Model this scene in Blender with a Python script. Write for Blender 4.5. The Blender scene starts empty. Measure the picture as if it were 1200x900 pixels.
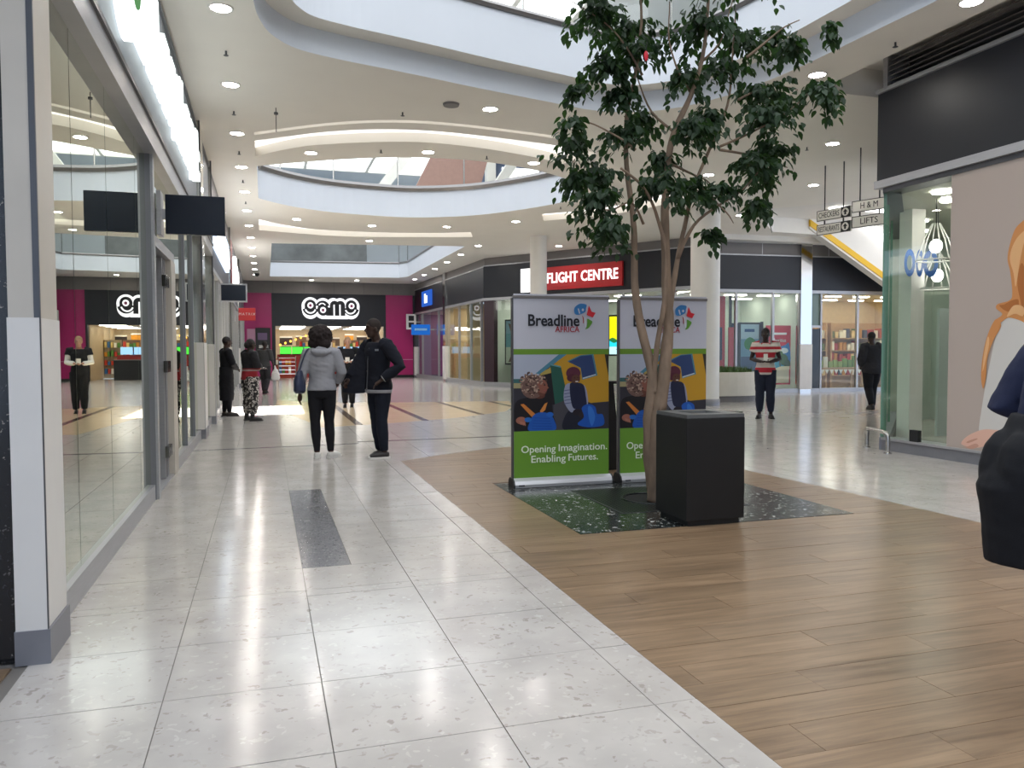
import bpy, bmesh, math, random
from mathutils import Vector, Matrix, noise
from mathutils.geometry import tessellate_polygon
random.seed(7)
SC = bpy.context.scene
COL = SC.collection
PI = math.pi
R = math.radians

# ---------------------------------------------------------------- camera
EYE = 1.35
cam_d = bpy.data.cameras.new('camera')
cam_d.sensor_fit = 'HORIZONTAL'; cam_d.sensor_width = 36.0
cam_d.lens = 931.7 / 1200 * 36.0
cam_d.clip_start = 0.05; cam_d.clip_end = 300
cam = bpy.data.objects.new('camera', cam_d); COL.objects.link(cam)
yaw, pitch, roll = R(17.216), R(2.354), R(0.1756)
fw = Vector((math.sin(yaw)*math.cos(pitch), math.cos(yaw)*math.cos(pitch), -math.sin(pitch)))
rt = Vector((math.cos(yaw), -math.sin(yaw), 0)); up = rt.cross(fw)
rt2 = rt*math.cos(roll) - up*math.sin(roll); up2 = rt*math.sin(roll) + up*math.cos(roll)
cam.matrix_world = Matrix(((rt2.x, up2.x, -fw.x, 0), (rt2.y, up2.y, -fw.y, 0), (rt2.z, up2.z, -fw.z, EYE), (0, 0, 0, 1)))
SC.camera = cam

# ---------------------------------------------------------------- world, sun, exposure
w = bpy.data.worlds.new('sky'); SC.world = w; w.use_nodes = True
wb = w.node_tree.nodes['Background']
wb.inputs['Color'].default_value = (0.62, 0.76, 1.0, 1); wb.inputs['Strength'].default_value = 1.2
sun_d = bpy.data.lights.new('sun', 'SUN'); sun_d.energy = 24.0; sun_d.angle = R(0.6); sun_d.color = (1, .98, .95)
sun = bpy.data.objects.new('sun', sun_d); COL.objects.link(sun)
SUN_A, SUN_B = 0.35, -0.25           # the sun stands towards +x, -y
sun.rotation_euler = Vector((SUN_A, SUN_B, 1)).to_track_quat('Z', 'Y').to_euler()
SC.view_settings.view_transform = 'Standard'
SC.view_settings.look = 'None'
SC.view_settings.gamma = 1.0
SC.view_settings.use_curve_mapping = False
SC.view_settings.exposure = 0.72
SC.cycles.transparent_max_bounces = 24
SKYLIGHT = 2.3
LAMP = 60.0
COVE = 1.0

# ---------------------------------------------------------------- helpers
def lin(c):
    c = c/255.0
    return c/12.92 if c <= .04045 else ((c+.055)/1.055)**2.4
def S(r, g, b): return (lin(r), lin(g), lin(b))

MATS = {}
def mat(name, col, rough=.5, metal=0, spec=.5, coat=0, var=0, vscale=8, stretch=(1,1,1), bump=0, bscale=60, emit=0, coatr=.05):
    if name in MATS: return MATS[name]
    m = bpy.data.materials.new(name); m.use_nodes = True
    nt = m.node_tree; b = nt.nodes['Principled BSDF']
    b.inputs['Roughness'].default_value = rough; b.inputs['Metallic'].default_value = metal
    b.inputs['Specular IOR Level'].default_value = spec
    b.inputs['Coat Weight'].default_value = coat; b.inputs['Coat Roughness'].default_value = coatr
    b.inputs['Base Color'].default_value = (*col, 1)
    if emit:
        b.inputs['Emission Color'].default_value = (*col, 1); b.inputs['Emission Strength'].default_value = emit
    tc = mp = None
    if var or bump:
        tc = nt.nodes.new('ShaderNodeTexCoord'); mp = nt.nodes.new('ShaderNodeMapping')
        mp.inputs['Scale'].default_value = stretch
        nt.links.new(tc.outputs['Object'], mp.inputs['Vector'])
    if var:
        n = nt.nodes.new('ShaderNodeTexNoise'); n.inputs['Scale'].default_value = vscale; n.inputs['Detail'].default_value = 6
        nt.links.new(mp.outputs['Vector'], n.inputs['Vector'])
        r = nt.nodes.new('ShaderNodeValToRGB')
        r.color_ramp.elements[0].position = .3; r.color_ramp.elements[1].position = .7
        r.color_ramp.elements[0].color = (*[max(0, c*(1-var)) for c in col], 1)
        r.color_ramp.elements[1].color = (*[min(1, c*(1+var)) for c in col], 1)
        nt.links.new(n.outputs['Fac'], r.inputs['Fac']); nt.links.new(r.outputs['Color'], b.inputs['Base Color'])
    if bump:
        n = nt.nodes.new('ShaderNodeTexNoise'); n.inputs['Scale'].default_value = bscale; n.inputs['Detail'].default_value = 4
        nt.links.new(mp.outputs['Vector'], n.inputs['Vector'])
        bu = nt.nodes.new('ShaderNodeBump'); bu.inputs['Strength'].default_value = bump; bu.inputs['Distance'].default_value = .01
        nt.links.new(n.outputs['Fac'], bu.inputs['Height']); nt.links.new(bu.outputs['Normal'], b.inputs['Normal'])
    MATS[name] = m; return m

def terrazzo(name, base, chips, scale=14, rough=.12, joint=None, tile=.6, off=(0,0), thr=.22, jw=.004, var=.05):
    """stone chips in a polished binder; with joint= a tile grid is drawn for floors too far off to pick tiles apart"""
    m = bpy.data.materials.new(name); m.use_nodes = True; nt = m.node_tree; N = nt.nodes; L = nt.links
    b = N['Principled BSDF']; b.inputs['Roughness'].default_value = rough; b.inputs['Specular IOR Level'].default_value = .6
    tc = N.new('ShaderNodeNewGeometry'); pos = tc.outputs['Position']
    vo = N.new('ShaderNodeTexVoronoi'); vo.inputs['Scale'].default_value = scale; vo.inputs['Randomness'].default_value = 1
    ns = N.new('ShaderNodeTexNoise'); ns.inputs['Scale'].default_value = scale*.8; ns.inputs['Detail'].default_value = 3
    L.new(pos, ns.inputs['Vector'])
    mx = N.new('ShaderNodeMixRGB'); mx.blend_type = 'ADD'; mx.inputs['Fac'].default_value = .18
    L.new(pos, mx.inputs['Color1']); L.new(ns.outputs['Color'], mx.inputs['Color2']); L.new(mx.outputs['Color'], vo.inputs['Vector'])
    cr = N.new('ShaderNodeValToRGB'); cr.color_ramp.interpolation = 'LINEAR'
    cr.color_ramp.elements[0].position = thr; cr.color_ramp.elements[0].color = (1,1,1,1)
    cr.color_ramp.elements[1].position = thr+.06; cr.color_ramp.elements[1].color = (0,0,0,1)
    L.new(vo.outputs['Distance'], cr.inputs['Fac'])
    ch = N.new('ShaderNodeValToRGB'); ch.color_ramp.interpolation = 'CONSTANT'
    els = ch.color_ramp.elements
    els[0].position = 0; els[0].color = (*chips[0], 1)
    els[1].position = 1/len(chips); els[1].color = (*chips[1 % len(chips)], 1)
    for i in range(2, len(chips)):
        e = els.new(i/len(chips)); e.color = (*chips[i], 1)
    sp = N.new('ShaderNodeSeparateColor'); L.new(vo.outputs['Color'], sp.inputs['Color']); L.new(sp.outputs['Red'], ch.inputs['Fac'])
    n2 = N.new('ShaderNodeTexNoise'); n2.inputs['Scale'].default_value = 3; n2.inputs['Detail'].default_value = 5
    L.new(pos, n2.inputs['Vector'])
    br = N.new('ShaderNodeValToRGB')
    br.color_ramp.elements[0].position = .35; br.color_ramp.elements[1].position = .65
    br.color_ramp.elements[0].color = (*[c*(1-var) for c in base], 1); br.color_ramp.elements[1].color = (*[min(1,c*(1+var)) for c in base], 1)
    L.new(n2.outputs['Fac'], br.inputs['Fac'])
    m1 = N.new('ShaderNodeMixRGB'); L.new(cr.outputs['Color'], m1.inputs['Fac']); L.new(br.outputs['Color'], m1.inputs['Color1']); L.new(ch.outputs['Color'], m1.inputs['Color2'])
    out = m1.outputs['Color']
    if joint:
        sx = N.new('ShaderNodeSeparateXYZ'); L.new(pos, sx.inputs['Vector'])
        fac = None
        for ax, o in (('X', off[0]), ('Y', off[1])):
            a = N.new('ShaderNodeMath'); a.operation = 'SUBTRACT'; a.inputs[1].default_value = o; L.new(sx.outputs[ax], a.inputs[0])
            p = N.new('ShaderNodeMath'); p.operation = 'PINGPONG'; p.inputs[1].default_value = tile/2; L.new(a.outputs[0], p.inputs[0])
            l = N.new('ShaderNodeMath'); l.operation = 'LESS_THAN'; l.inputs[1].default_value = jw; L.new(p.outputs[0], l.inputs[0])
            if fac is None: fac = l
            else:
                q = N.new('ShaderNodeMath'); q.operation = 'MAXIMUM'; L.new(fac.outputs[0], q.inputs[0]); L.new(l.outputs[0], q.inputs[1]); fac = q
        m2 = N.new('ShaderNodeMixRGB'); L.new(fac.outputs[0], m2.inputs['Fac']); L.new(out, m2.inputs['Color1']); m2.inputs['Color2'].default_value = (*joint, 1)
        out = m2.outputs['Color']
    L.new(out, b.inputs['Base Color']); MATS[name] = m; return m

def woodmat(name, c1, c2, axis='X', rough=.3):
    m = bpy.data.materials.new(name); m.use_nodes = True; nt = m.node_tree; N = nt.nodes; L = nt.links
    b = N['Principled BSDF']; b.inputs['Roughness'].default_value = rough
    g = N.new('ShaderNodeNewGeometry'); oi = N.new('ShaderNodeObjectInfo')
    mp = N.new('ShaderNodeMapping'); mp.inputs['Scale'].default_value = (1.1, 13, 1) if axis == 'X' else (13, 1.1, 1)
    L.new(g.outputs['Position'], mp.inputs['Vector'])
    cb = N.new('ShaderNodeCombineXYZ'); mu = N.new('ShaderNodeMath'); mu.operation = 'MULTIPLY'; mu.inputs[1].default_value = 37
    L.new(oi.outputs['Random'], mu.inputs[0]); L.new(mu.outputs[0], cb.inputs['X']); L.new(mu.outputs[0], cb.inputs['Z']); L.new(cb.outputs[0], mp.inputs['Location'])
    n = N.new('ShaderNodeTexNoise'); n.inputs['Scale'].default_value = 1.6; n.inputs['Detail'].default_value = 8; n.inputs['Roughness'].default_value = .65; n.inputs['Distortion'].default_value = .6
    L.new(mp.outputs[0], n.inputs['Vector'])
    r = N.new('ShaderNodeValToRGB'); r.color_ramp.elements[0].position = .3; r.color_ramp.elements[1].position = .72
    r.color_ramp.elements[0].color = (*c1, 1); r.color_ramp.elements[1].color = (*c2, 1); L.new(n.outputs['Fac'], r.inputs['Fac'])
    hs = N.new('ShaderNodeHueSaturation'); ma = N.new('ShaderNodeMapRange'); ma.inputs['To Min'].default_value = .88; ma.inputs['To Max'].default_value = 1.1
    L.new(oi.outputs['Random'], ma.inputs['Value']); L.new(ma.outputs[0], hs.inputs['Value']); L.new(r.outputs[0], hs.inputs['Color'])
    L.new(hs.outputs[0], b.inputs['Base Color']); MATS[name] = m; return m

def glassmat(name, tint, gain=2.0, ior=1.5, refl=(.95,.97,.95)):
    """thin pane: straight-through light plus the mirror image both faces of a pane give"""
    m = bpy.data.materials.new(name); m.use_nodes = True; nt = m.node_tree; N = nt.nodes; L = nt.links
    N.remove(N['Principled BSDF']); out = N['Material Output']
    t = N.new('ShaderNodeBsdfTransparent'); t.inputs['Color'].default_value = (*tint, 1)
    g = N.new('ShaderNodeBsdfGlossy'); g.inputs['Roughness'].default_value = .0; g.inputs['Color'].default_value = (*refl,1)
    f = N.new('ShaderNodeFresnel'); f.inputs['IOR'].default_value = ior
    k = N.new('ShaderNodeMath'); k.operation = 'MULTIPLY'; k.use_clamp = True; k.inputs[1].default_value = gain; L.new(f.outputs[0], k.inputs[0])
    ge = N.new('ShaderNodeNewGeometry'); iv = N.new('ShaderNodeMath'); iv.operation = 'SUBTRACT'; iv.inputs[0].default_value = 1; L.new(ge.outputs['Backfacing'], iv.inputs[1])
    k2 = N.new('ShaderNodeMath'); k2.operation = 'MULTIPLY'; L.new(k.outputs[0], k2.inputs[0]); L.new(iv.outputs[0], k2.inputs[1]); k = k2   # the rear face adds no second image
    mx = N.new('ShaderNodeMixShader'); L.new(k.outputs[0], mx.inputs['Fac']); L.new(t.outputs[0], mx.inputs[1]); L.new(g.outputs[0], mx.inputs[2])
    L.new(mx.outputs[0], out.inputs['Surface']); MATS[name] = m; return m

def emis(name, col, strength):
    if name in MATS: return MATS[name]
    m = bpy.data.materials.new(name); m.use_nodes = True; nt = m.node_tree
    nt.nodes.remove(nt.nodes['Principled BSDF'])
    e = nt.nodes.new('ShaderNodeEmission'); e.inputs['Color'].default_value = (*col, 1); e.inputs['Strength'].default_value = strength
    nt.links.new(e.outputs[0], nt.nodes['Material Output'].inputs['Surface']); MATS[name] = m; return m

def wmat(o):
    m = o.matrix_basis.copy()
    if o.parent: m = wmat(o.parent) @ o.matrix_parent_inverse @ m
    return m

def setparent(o, p):
    o.parent = p; o.matrix_parent_inverse = wmat(p).inverted()

def tag(o, label=None, cat=None, group=None, kind=None):
    if label: o['label'] = label
    if cat: o['category'] = cat
    if group: o['group'] = group
    if kind: o['kind'] = kind
    return o

def empty(name, loc=(0,0,0), rz=0, label=None, cat=None, group=None, kind=None):
    o = bpy.data.objects.new(name, None); COL.objects.link(o); o.empty_display_size = .1
    o.location = loc; o.rotation_euler = (0, 0, rz)
    return tag(o, label, cat, group, kind)

class MB:
    def __init__(s): s.v = []; s.f = []; s.m = []
    def add(s, vs, fs, mi=0):
        o = len(s.v); s.v += [tuple(p) for p in vs]; s.f += [tuple(i+o for i in f) for f in fs]; s.m += [mi]*len(fs); return s
    def box(s, x0, x1, y0, y1, z0, z1, mi=0):
        if x0 > x1: x0, x1 = x1, x0
        if y0 > y1: y0, y1 = y1, y0
        if z0 > z1: z0, z1 = z1, z0
        v = [(x0,y0,z0),(x1,y0,z0),(x1,y1,z0),(x0,y1,z0),(x0,y0,z1),(x1,y0,z1),(x1,y1,z1),(x0,y1,z1)]
        return s.add(v, [(3,2,1,0),(4,5,6,7),(0,1,5,4),(1,2,6,5),(2,3,7,6),(3,0,4,7)], mi)
    def beam(s, a, b, wd, h, mi=0, upv=(0,0,1)):
        a = Vector(a); b = Vector(b); d = (b-a).normalized(); sd = d.cross(Vector(upv))
        sd = sd.normalized() if sd.length > 1e-6 else Vector((1,0,0)); u = sd.cross(d)
        v = []
        for p in (a, b):
            for i, j in ((-1,-1),(1,-1),(1,1),(-1,1)): v.append(p + sd*i*wd/2 + u*j*h/2)
        return s.add(v, [(0,1,2,3),(7,6,5,4),(4,5,1,0),(5,6,2,1),(6,7,3,2),(7,4,0,3)], mi)
    def prism(s, poly, z0, z1, mi=0):
        n = len(poly); a = sum(poly[i][0]*poly[(i+1)%n][1]-poly[(i+1)%n][0]*poly[i][1] for i in range(n))
        if a < 0: poly = poly[::-1]
        v = [(p[0],p[1],z0) for p in poly] + [(p[0],p[1],z1) for p in poly]
        f = [tuple(range(n-1,-1,-1)), tuple(range(n, 2*n))] + [(i,(i+1)%n,n+(i+1)%n,n+i) for i in range(n)]
        return s.add(v, f, mi)
    def tube(s, pts, rad, n=8, mi=0, cap=True, flat=1.0):
        pts = [Vector(p) for p in pts]; k = len(pts)
        if not hasattr(rad, '__len__'): rad = [rad]*k
        vs = []; fs = []; ref = None
        for i, p in enumerate(pts):
            d = (pts[min(i+1,k-1)] - pts[max(i-1,0)]).normalized()
            if ref is None: ref = Vector((1,0,0)) if abs(d.x) < .9 else Vector((0,1,0))
            a = (ref - d*ref.dot(d)).normalized(); b = d.cross(a); ref = a
            for j in range(n):
                t = 2*PI*j/n; vs.append(p + a*math.cos(t)*rad[i] + b*math.sin(t)*rad[i]*flat)
        for i in range(k-1):
            for j in range(n): fs.append((i*n+j, i*n+(j+1)%n, (i+1)*n+(j+1)%n, (i+1)*n+j))
        if cap: fs.append(tuple(range(n-1,-1,-1))); fs.append(tuple(range((k-1)*n, k*n)))
        return s.add(vs, fs, mi)
    def rings(s, rs, n=16, mi=0, cap=True):
        """stack of horizontal ellipses (x,y,z,rx,ry)"""
        vs = []; fs = []
        for x, y, z, rx, ry in rs:
            for j in range(n):
                t = 2*PI*j/n; vs.append((x+rx*math.cos(t), y+ry*math.sin(t), z))
        k = len(rs)
        for i in range(k-1):
            for j in range(n): fs.append((i*n+j, i*n+(j+1)%n, (i+1)*n+(j+1)%n, (i+1)*n+j))
        if cap: fs.append(tuple(range(n-1,-1,-1))); fs.append(tuple(range((k-1)*n, k*n)))
        return s.add(vs, fs, mi)
    def ell(s, c, r, n=12, mi=0, rot=None):
        c = Vector(c); vs = []; fs = []; k = n//2+1
        for i in range(1, k-1):
            ph = PI*i/(k-1)
            for j in range(n):
                t = 2*PI*j/n; vs.append(Vector((r[0]*math.sin(ph)*math.cos(t), r[1]*math.sin(ph)*math.sin(t), -r[2]*math.cos(ph))))
        nb = len(vs); vs += [Vector((0,0,-r[2])), Vector((0,0,r[2]))]
        for i in range(k-3):
            for j in range(n): fs.append((i*n+j, i*n+(j+1)%n, (i+1)*n+(j+1)%n, (i+1)*n+j))
        for j in range(n): fs.append((nb, (j+1)%n, j)); fs.append((nb+1, (k-3)*n+j, (k-3)*n+(j+1)%n))
        if rot: vs = [rot @ v for v in vs]
        return s.add([v+c for v in vs], fs, mi)
    def ribbon(s, path, z0, z1, mi=0, closed=True):
        n = len(path); vs = [(p[0],p[1],z0) for p in path] + [(p[0],p[1],z1) for p in path]
        fs = [(i,(i+1)%n,n+(i+1)%n,n+i) for i in range(n if closed else n-1)]
        return s.add(vs, fs, mi)
    def strip(s, pa, pb, z0, z1, mi=0, closed=True):
        n = len(pa); vs = [(p[0],p[1],z0) for p in pa] + [(p[0],p[1],z1) for p in pb]
        fs = [(i,(i+1)%n,n+(i+1)%n,n+i) for i in range(n if closed else n-1)]
        return s.add(vs, fs, mi)
    def holed(s, outer, holes, z, mi=0):
        loops = [[Vector((p[0],p[1],0)) for p in l] for l in [outer]+holes]
        tris = tessellate_polygon(loops); flat = [p for l in loops for p in l]
        return s.add([(p.x,p.y,z) for p in flat], tris, mi)
    def xf(s, M): s.v = [tuple(M @ Vector(p)) for p in s.v]; return s
    def mesh(s, name, mats, smooth=False):
        me = bpy.data.meshes.new(name); me.from_pydata(s.v, [], s.f); 
        for m in (mats if isinstance(mats, (list, tuple)) else [mats]): me.materials.append(m)
        for p, mi in zip(me.polygons, s.m): p.material_index = mi; p.use_smooth = smooth
        me.update(); return me
    def build(s, name, mats, parent=None, smooth=False, bevel=0, label=None, cat=None, group=None, kind=None):
        o = bpy.data.objects.new(name, s.mesh(name, mats, smooth)); COL.objects.link(o)
        if parent: setparent(o, parent)
        if bevel:
            b = o.modifiers.new('bevel', 'BEVEL'); b.width = bevel; b.segments = 2; b.limit_method = 'ANGLE'
        return tag(o, label, cat, group, kind)

def inst(name, me, parent=None, loc=(0,0,0), rot=(0,0,0), scale=(1,1,1)):
    o = bpy.data.objects.new(name, me); COL.objects.link(o)
    o.location = loc; o.rotation_euler = rot; o.scale = scale
    if parent: setparent(o, parent)
    return o

def copytree(o, parent=None):
    c = o.copy(); COL.objects.link(c)
    if parent:
        c.parent = parent; c.matrix_parent_inverse = o.matrix_parent_inverse.copy()
    for ch in [x for x in KIDS.get(o.name, [])]: 
        n = copytree(ch, c); KIDS.setdefault(c.name, []).append(n)
    return c
KIDS = {}
def family(o):
    KIDS[o.name] = [c for c in bpy.data.objects if c.parent == o]
    for c in KIDS[o.name]: family(c)

def spline(pts, n=6, closed=False):
    P = [Vector((*p, 0)) if len(p) == 2 else Vector(p) for p in pts]; k = len(P); out = []
    rng = range(k) if closed else range(k-1)
    for i in rng:
        if closed: a, b, c, d = P[(i-1)%k], P[i], P[(i+1)%k], P[(i+2)%k]
        else: a, b, c, d = P[max(i-1,0)], P[i], P[i+1], P[min(i+2,k-1)]
        for j in range(n):
            t = j/n
            out.append(.5*((2*b) + (c-a)*t + (2*a-5*b+4*c-d)*t*t + (3*b-a-3*c+d)*t**3))
    if not closed: out.append(P[-1])
    return out

def inset(path, d):
    """offset a counter-clockwise closed path inwards"""
    n = len(path); a = sum(path[i][0]*path[(i+1)%n][1]-path[(i+1)%n][0]*path[i][1] for i in range(n)); sg = 1 if a > 0 else -1
    out = []
    for i in range(n):
        p = Vector(path[i][:2]); e0 = (p-Vector(path[i-1][:2])).normalized(); e1 = (Vector(path[(i+1)%n][:2])-p).normalized()
        n0 = Vector((-e0.y, e0.x)); n1 = Vector((-e1.y, e1.x)); nn = n0+n1
        nn = nn.normalized()/max(.5, math.cos(n0.angle(n1)/2)) if nn.length > 1e-6 else n0
        out.append(p + nn*d*sg)
    return out

def text(body, size, material, M, parent=None, name='lettering', depth=.004, bold=0, align='CENTER', space=1.0, width=None, shear=0):
    cu = bpy.data.curves.new('txt', 'FONT'); cu.body = body; cu.size = size; cu.extrude = depth/2; cu.offset = bold; cu.align_x = align; cu.align_y = 'CENTER'
    cu.space_character = space; cu.resolution_u = 3; cu.shear = shear
    t = bpy.data.objects.new('txt', cu); COL.objects.link(t)
    dg = bpy.context.evaluated_depsgraph_get(); me = bpy.data.meshes.new_from_object(t.evaluated_get(dg))
    bpy.data.objects.remove(t); bpy.data.curves.remove(cu)
    if width:
        xs = [v.co.x for v in me.vertices]; k = width/(max(xs)-min(xs))
        for v in me.vertices: v.co.x *= k
    me.materials.clear(); me.materials.append(material); me.name = name
    me.transform(M)
    o = bpy.data.objects.new(name, me); COL.objects.link(o)
    if parent: setparent(o, parent)
    return o

def frame(o, u, v):
    """matrix that puts local x on u, y on v, z on u x v, at o"""
    u = Vector(u).normalized(); v = Vector(v).normalized(); n = u.cross(v)
    return Matrix(((u.x,v.x,n.x,o[0]),(u.y,v.y,n.y,o[1]),(u.z,v.z,n.z,o[2]),(0,0,0,1)))

class Print:
    """flat print: coloured areas laid on one sheet in the sheet's own coordinates"""
    def __init__(s, conv, rough=.5, step=.00025, emit=0): s.mb = MB(); s.cols = []; s.conv = conv; s.k = 0; s.rough = rough; s.step = step; s.emit = emit
    def ci(s, c):
        if c not in s.cols: s.cols.append(c)
        return s.cols.index(c)
    def poly(s, pts, c, raw=False):
        s.k += 1; q = [s.conv(*p) for p in pts]; loop = [Vector((x,y,0)) for x, y in q]
        s.mb.add([(x,y,s.k*s.step) for x, y in q], tessellate_polygon([loop]), s.ci(c)); return s
    def ell(s, cx, cy, rx, ry, c, n=18, a0=0, a1=360, rot=0):
        cr, sr = math.cos(R(rot)), math.sin(R(rot)); P = []
        full = a1-a0 >= 360
        for i in range(n + (0 if full else 1)):
            t = R(a0+(a1-a0)*i/n); x, y = rx*math.cos(t), ry*math.sin(t); P.append((cx+x*cr-y*sr, cy+x*sr+y*cr))
        return s.poly(P, c)
    def curve(s, pts, c, n=5): return s.poly([(p.x,p.y) for p in spline(pts, n, True)], c)
    def rect(s, x0, y0, x1, y1, c): return s.poly([(x0,y0),(x1,y0),(x1,y1),(x0,y1)], c)
    def build(s, name, M, parent=None):
        ms = []
        for c in s.cols:
            nm = 'print_%d_%d_%d' % c + ('_lit%g' % s.emit if s.emit else '')
            ms.append(emis(nm, S(*c), s.emit) if s.emit else mat(nm, S(*c), s.rough, spec=.3))
        # faces look along +z of the sheet
        me = s.mb.mesh(name, ms)
        for p in me.polygons:
            if p.normal.z < 0: p.flip()
        me.transform(M); o = bpy.data.objects.new(name, me); COL.objects.link(o)
        if parent: setparent(o, parent)
        return o
# ================================================================ materials
ZC = 4.9
M_ceil = mat('ceiling_paint', S(232,228,219), .7, var=.015, vscale=1.5)
M_face = mat('bulkhead_sky_tinted', S(214,219,227), .65, var=.015, vscale=1.5)  # white paint with the blue cast of skylight mixed into its colour
M_white = mat('white_paint', S(225,222,216), .5, var=.02, vscale=3)
M_dark = mat('fascia_charcoal', S(21,24,33), .42, var=.06, vscale=2)
M_greyband = mat('bulkhead_grey', S(118,114,113), .5, var=.04, vscale=2)
M_alu = mat('brushed_aluminium', S(176,176,179), .38, metal=.5, var=.05, vscale=4, stretch=(1,1,12))
M_alud = mat('dark_aluminium', S(92,93,97), .4, metal=.7, var=.05, vscale=5)
M_chrome = mat('chrome', S(215,215,215), .12, metal=1)
M_steel = mat('stainless_steel', S(190,188,184), .25, metal=1, bump=.02, bscale=200)
M_tr = terrazzo('white_terrazzo', S(184,178,172), [S(191,186,179), S(175,168,161), S(190,184,177), S(179,173,167), S(160,152,145), S(194,189,183), S(177,171,165), S(168,161,154), S(187,181,174)], 19, .15, thr=.27, jw=0, var=.08)
M_trfar = terrazzo('white_terrazzo_grid', S(186,181,176), [S(194,190,184), S(174,168,162), S(192,186,180), S(180,175,170)], 11, .15, joint=S(150,145,140), tile=.6, off=(.2,.29), thr=.2, jw=.0025)
M_trgrey = terrazzo('grey_terrazzo', S(118,117,119), [S(160,158,158), S(84,83,85), S(140,139,140), S(70,70,72)], 34, .16, thr=.3)
M_trblack = terrazzo('black_terrazzo', S(34,38,38), [S(150,152,150), S(52,56,56), S(38,40,40), S(96,100,100), S(196,196,190), S(64,66,66)], 22, .2, thr=.3)
M_granite = terrazzo('black_granite', S(22,22,25), [S(60,60,64), S(36,36,40), S(150,140,130), S(28,28,30), S(90,86,84)], 30, .15, thr=.2)
M_mortar = mat('floor_joint', S(112,107,102), .8)
M_wood = woodmat('wood_plank', S(101,81,61), S(148,123,97), 'X', .28)
M_beige = woodmat('beige_plank', S(186,164,132), S(208,188,158), 'X', .16)
M_glass = glassmat('shop_glass', (.74,.78,.7), 2.5, refl=(.86,.88,.8))
M_glassclear = glassmat('clear_glass', (.93,.96,.94), 1.0)
M_glassgreen = glassmat('green_edge_glass', (.82,.92,.86), 1.2)
M_black = mat('black_powdercoat', S(24,25,27), .5, bump=.03, bscale=300)
M_lampw = emis('lamp_lens', (1,.95,.88), LAMP)
M_cove = emis('cove_light', (1,.94,.87), COVE)
M_magenta = mat('magenta_panel', S(172,36,104), .35, var=.03, vscale=2)
M_cream = mat('cream_cladding', S(196,188,176), .4, var=.04, vscale=3)
M_guard = mat('white_wall_guard', S(220,216,211), .45, var=.02, vscale=4)
M_skirt = mat('grey_skirting', S(128,128,134), .4, metal=.3, var=.04)
M_screen = mat('dark_screen', S(26,32,44), .18, spec=.5)

# ================================================================ floor
floor = MB().box(-6, 24, -10, 14, -.2, -.006).build('floor', M_mortar, kind='structure')
YL = [.29,.89,1.49,2.09,2.69,3.29,3.89,4.49,4.60,5.08,5.68,6.28,6.88,7.48,8.0,8.6,9.2,9.8,10.4,11.0,11.55]
XL = [-1.0,-.4,.2,.8,1.4,1.58]
G = .002
def clip(poly, test):      # Sutherland-Hodgman against half plane (a,b,c): a x + b y <= c
    a, b, c = test; out = []
    for i in range(len(poly)):
        p, q = poly[i], poly[(i+1)%len(poly)]; dp = a*p[0]+b*p[1]-c; dq = a*q[0]+b*q[1]-c
        if dp <= 0: out.append(p)
        if dp*dq < 0:
            t = dp/(dp-dq); out.append((p[0]+(q[0]-p[0])*t, p[1]+(q[1]-p[1])*t))
    return out
tiles = 0
WOODEDGE = [(1.58,9.76),(2.1,10.12),(2.7,10.46),(3.3,10.76),(3.9,10.92),(4.45,10.8),(4.8,10.3),(5.05,9.2),(5.17,7.83),(5.28,6.2),(5.33,4.8),(5.36,1.0)]
wood_poly = [(1.58,-1.0)] + WOODEDGE + [(5.36,-1.0)]
for i in range(len(XL)-1):
    for j in range(3, len(YL)-1):
        x0, x1, y0, y1 = XL[i], XL[i+1], YL[j], YL[j+1]
        if XL[i] == 1.4 and y0 >= 9.8: continue
        dark = 5.0 < y0 < 8.0
        if i == 2 and dark: x0 = .5
        MB().box(x0+G, x1-G, y0+G, y1-G, -.006, 0 - (.0006 if (i*7+j*3) % 4 == 0 else 0)).build('floor_tile', M_tr, floor); tiles += 1
strip = MB().box(.2+G, .5-G, 5.08+G, 8.0-G, -.006, 0).build('grey_floor_tile', M_trgrey, floor); strip['label'] = 'dark grey terrazzo inlay tile'
# tiles right of the wood
XR = [5.36,5.6,6.2,6.8,7.4,7.9]
for i in range(len(XR)-1):
    for j in range(3, len(YL)-1):
        if YL[j] < 2.5: continue
        MB().box(XR[i]+G, XR[i+1]-G, YL[j]+G, YL[j+1]-G, -.006, 0).build('floor_tile', M_tr, floor); tiles += 1
# sheet of the same stone round about, cut out where single tiles and planks lie
far = MB()
hole_l = [(-1.0,2.09),(1.58,2.09),(1.58,-1.0)] # left out below
def sheet(mb, poly): mb.prism(poly, -.006, -.0005)
sheet(far, [(-1.0,-10),(1.58,-10),(1.58,2.09),(-1.0,2.09)])
sheet(far, [(1.58,-10),(24,-10),(24,-1.0),(1.58,-1.0)])
sheet(far, [(5.36,-1.0),(24,-1.0),(24,2.69),(5.36,2.69)])
sheet(far, [(7.9,2.69),(24,2.69),(24,11.55),(7.9,11.55)])
sheet(far, [(-1.0,11.55),(24,11.55),(24,45),(-1.0,45)])
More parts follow.
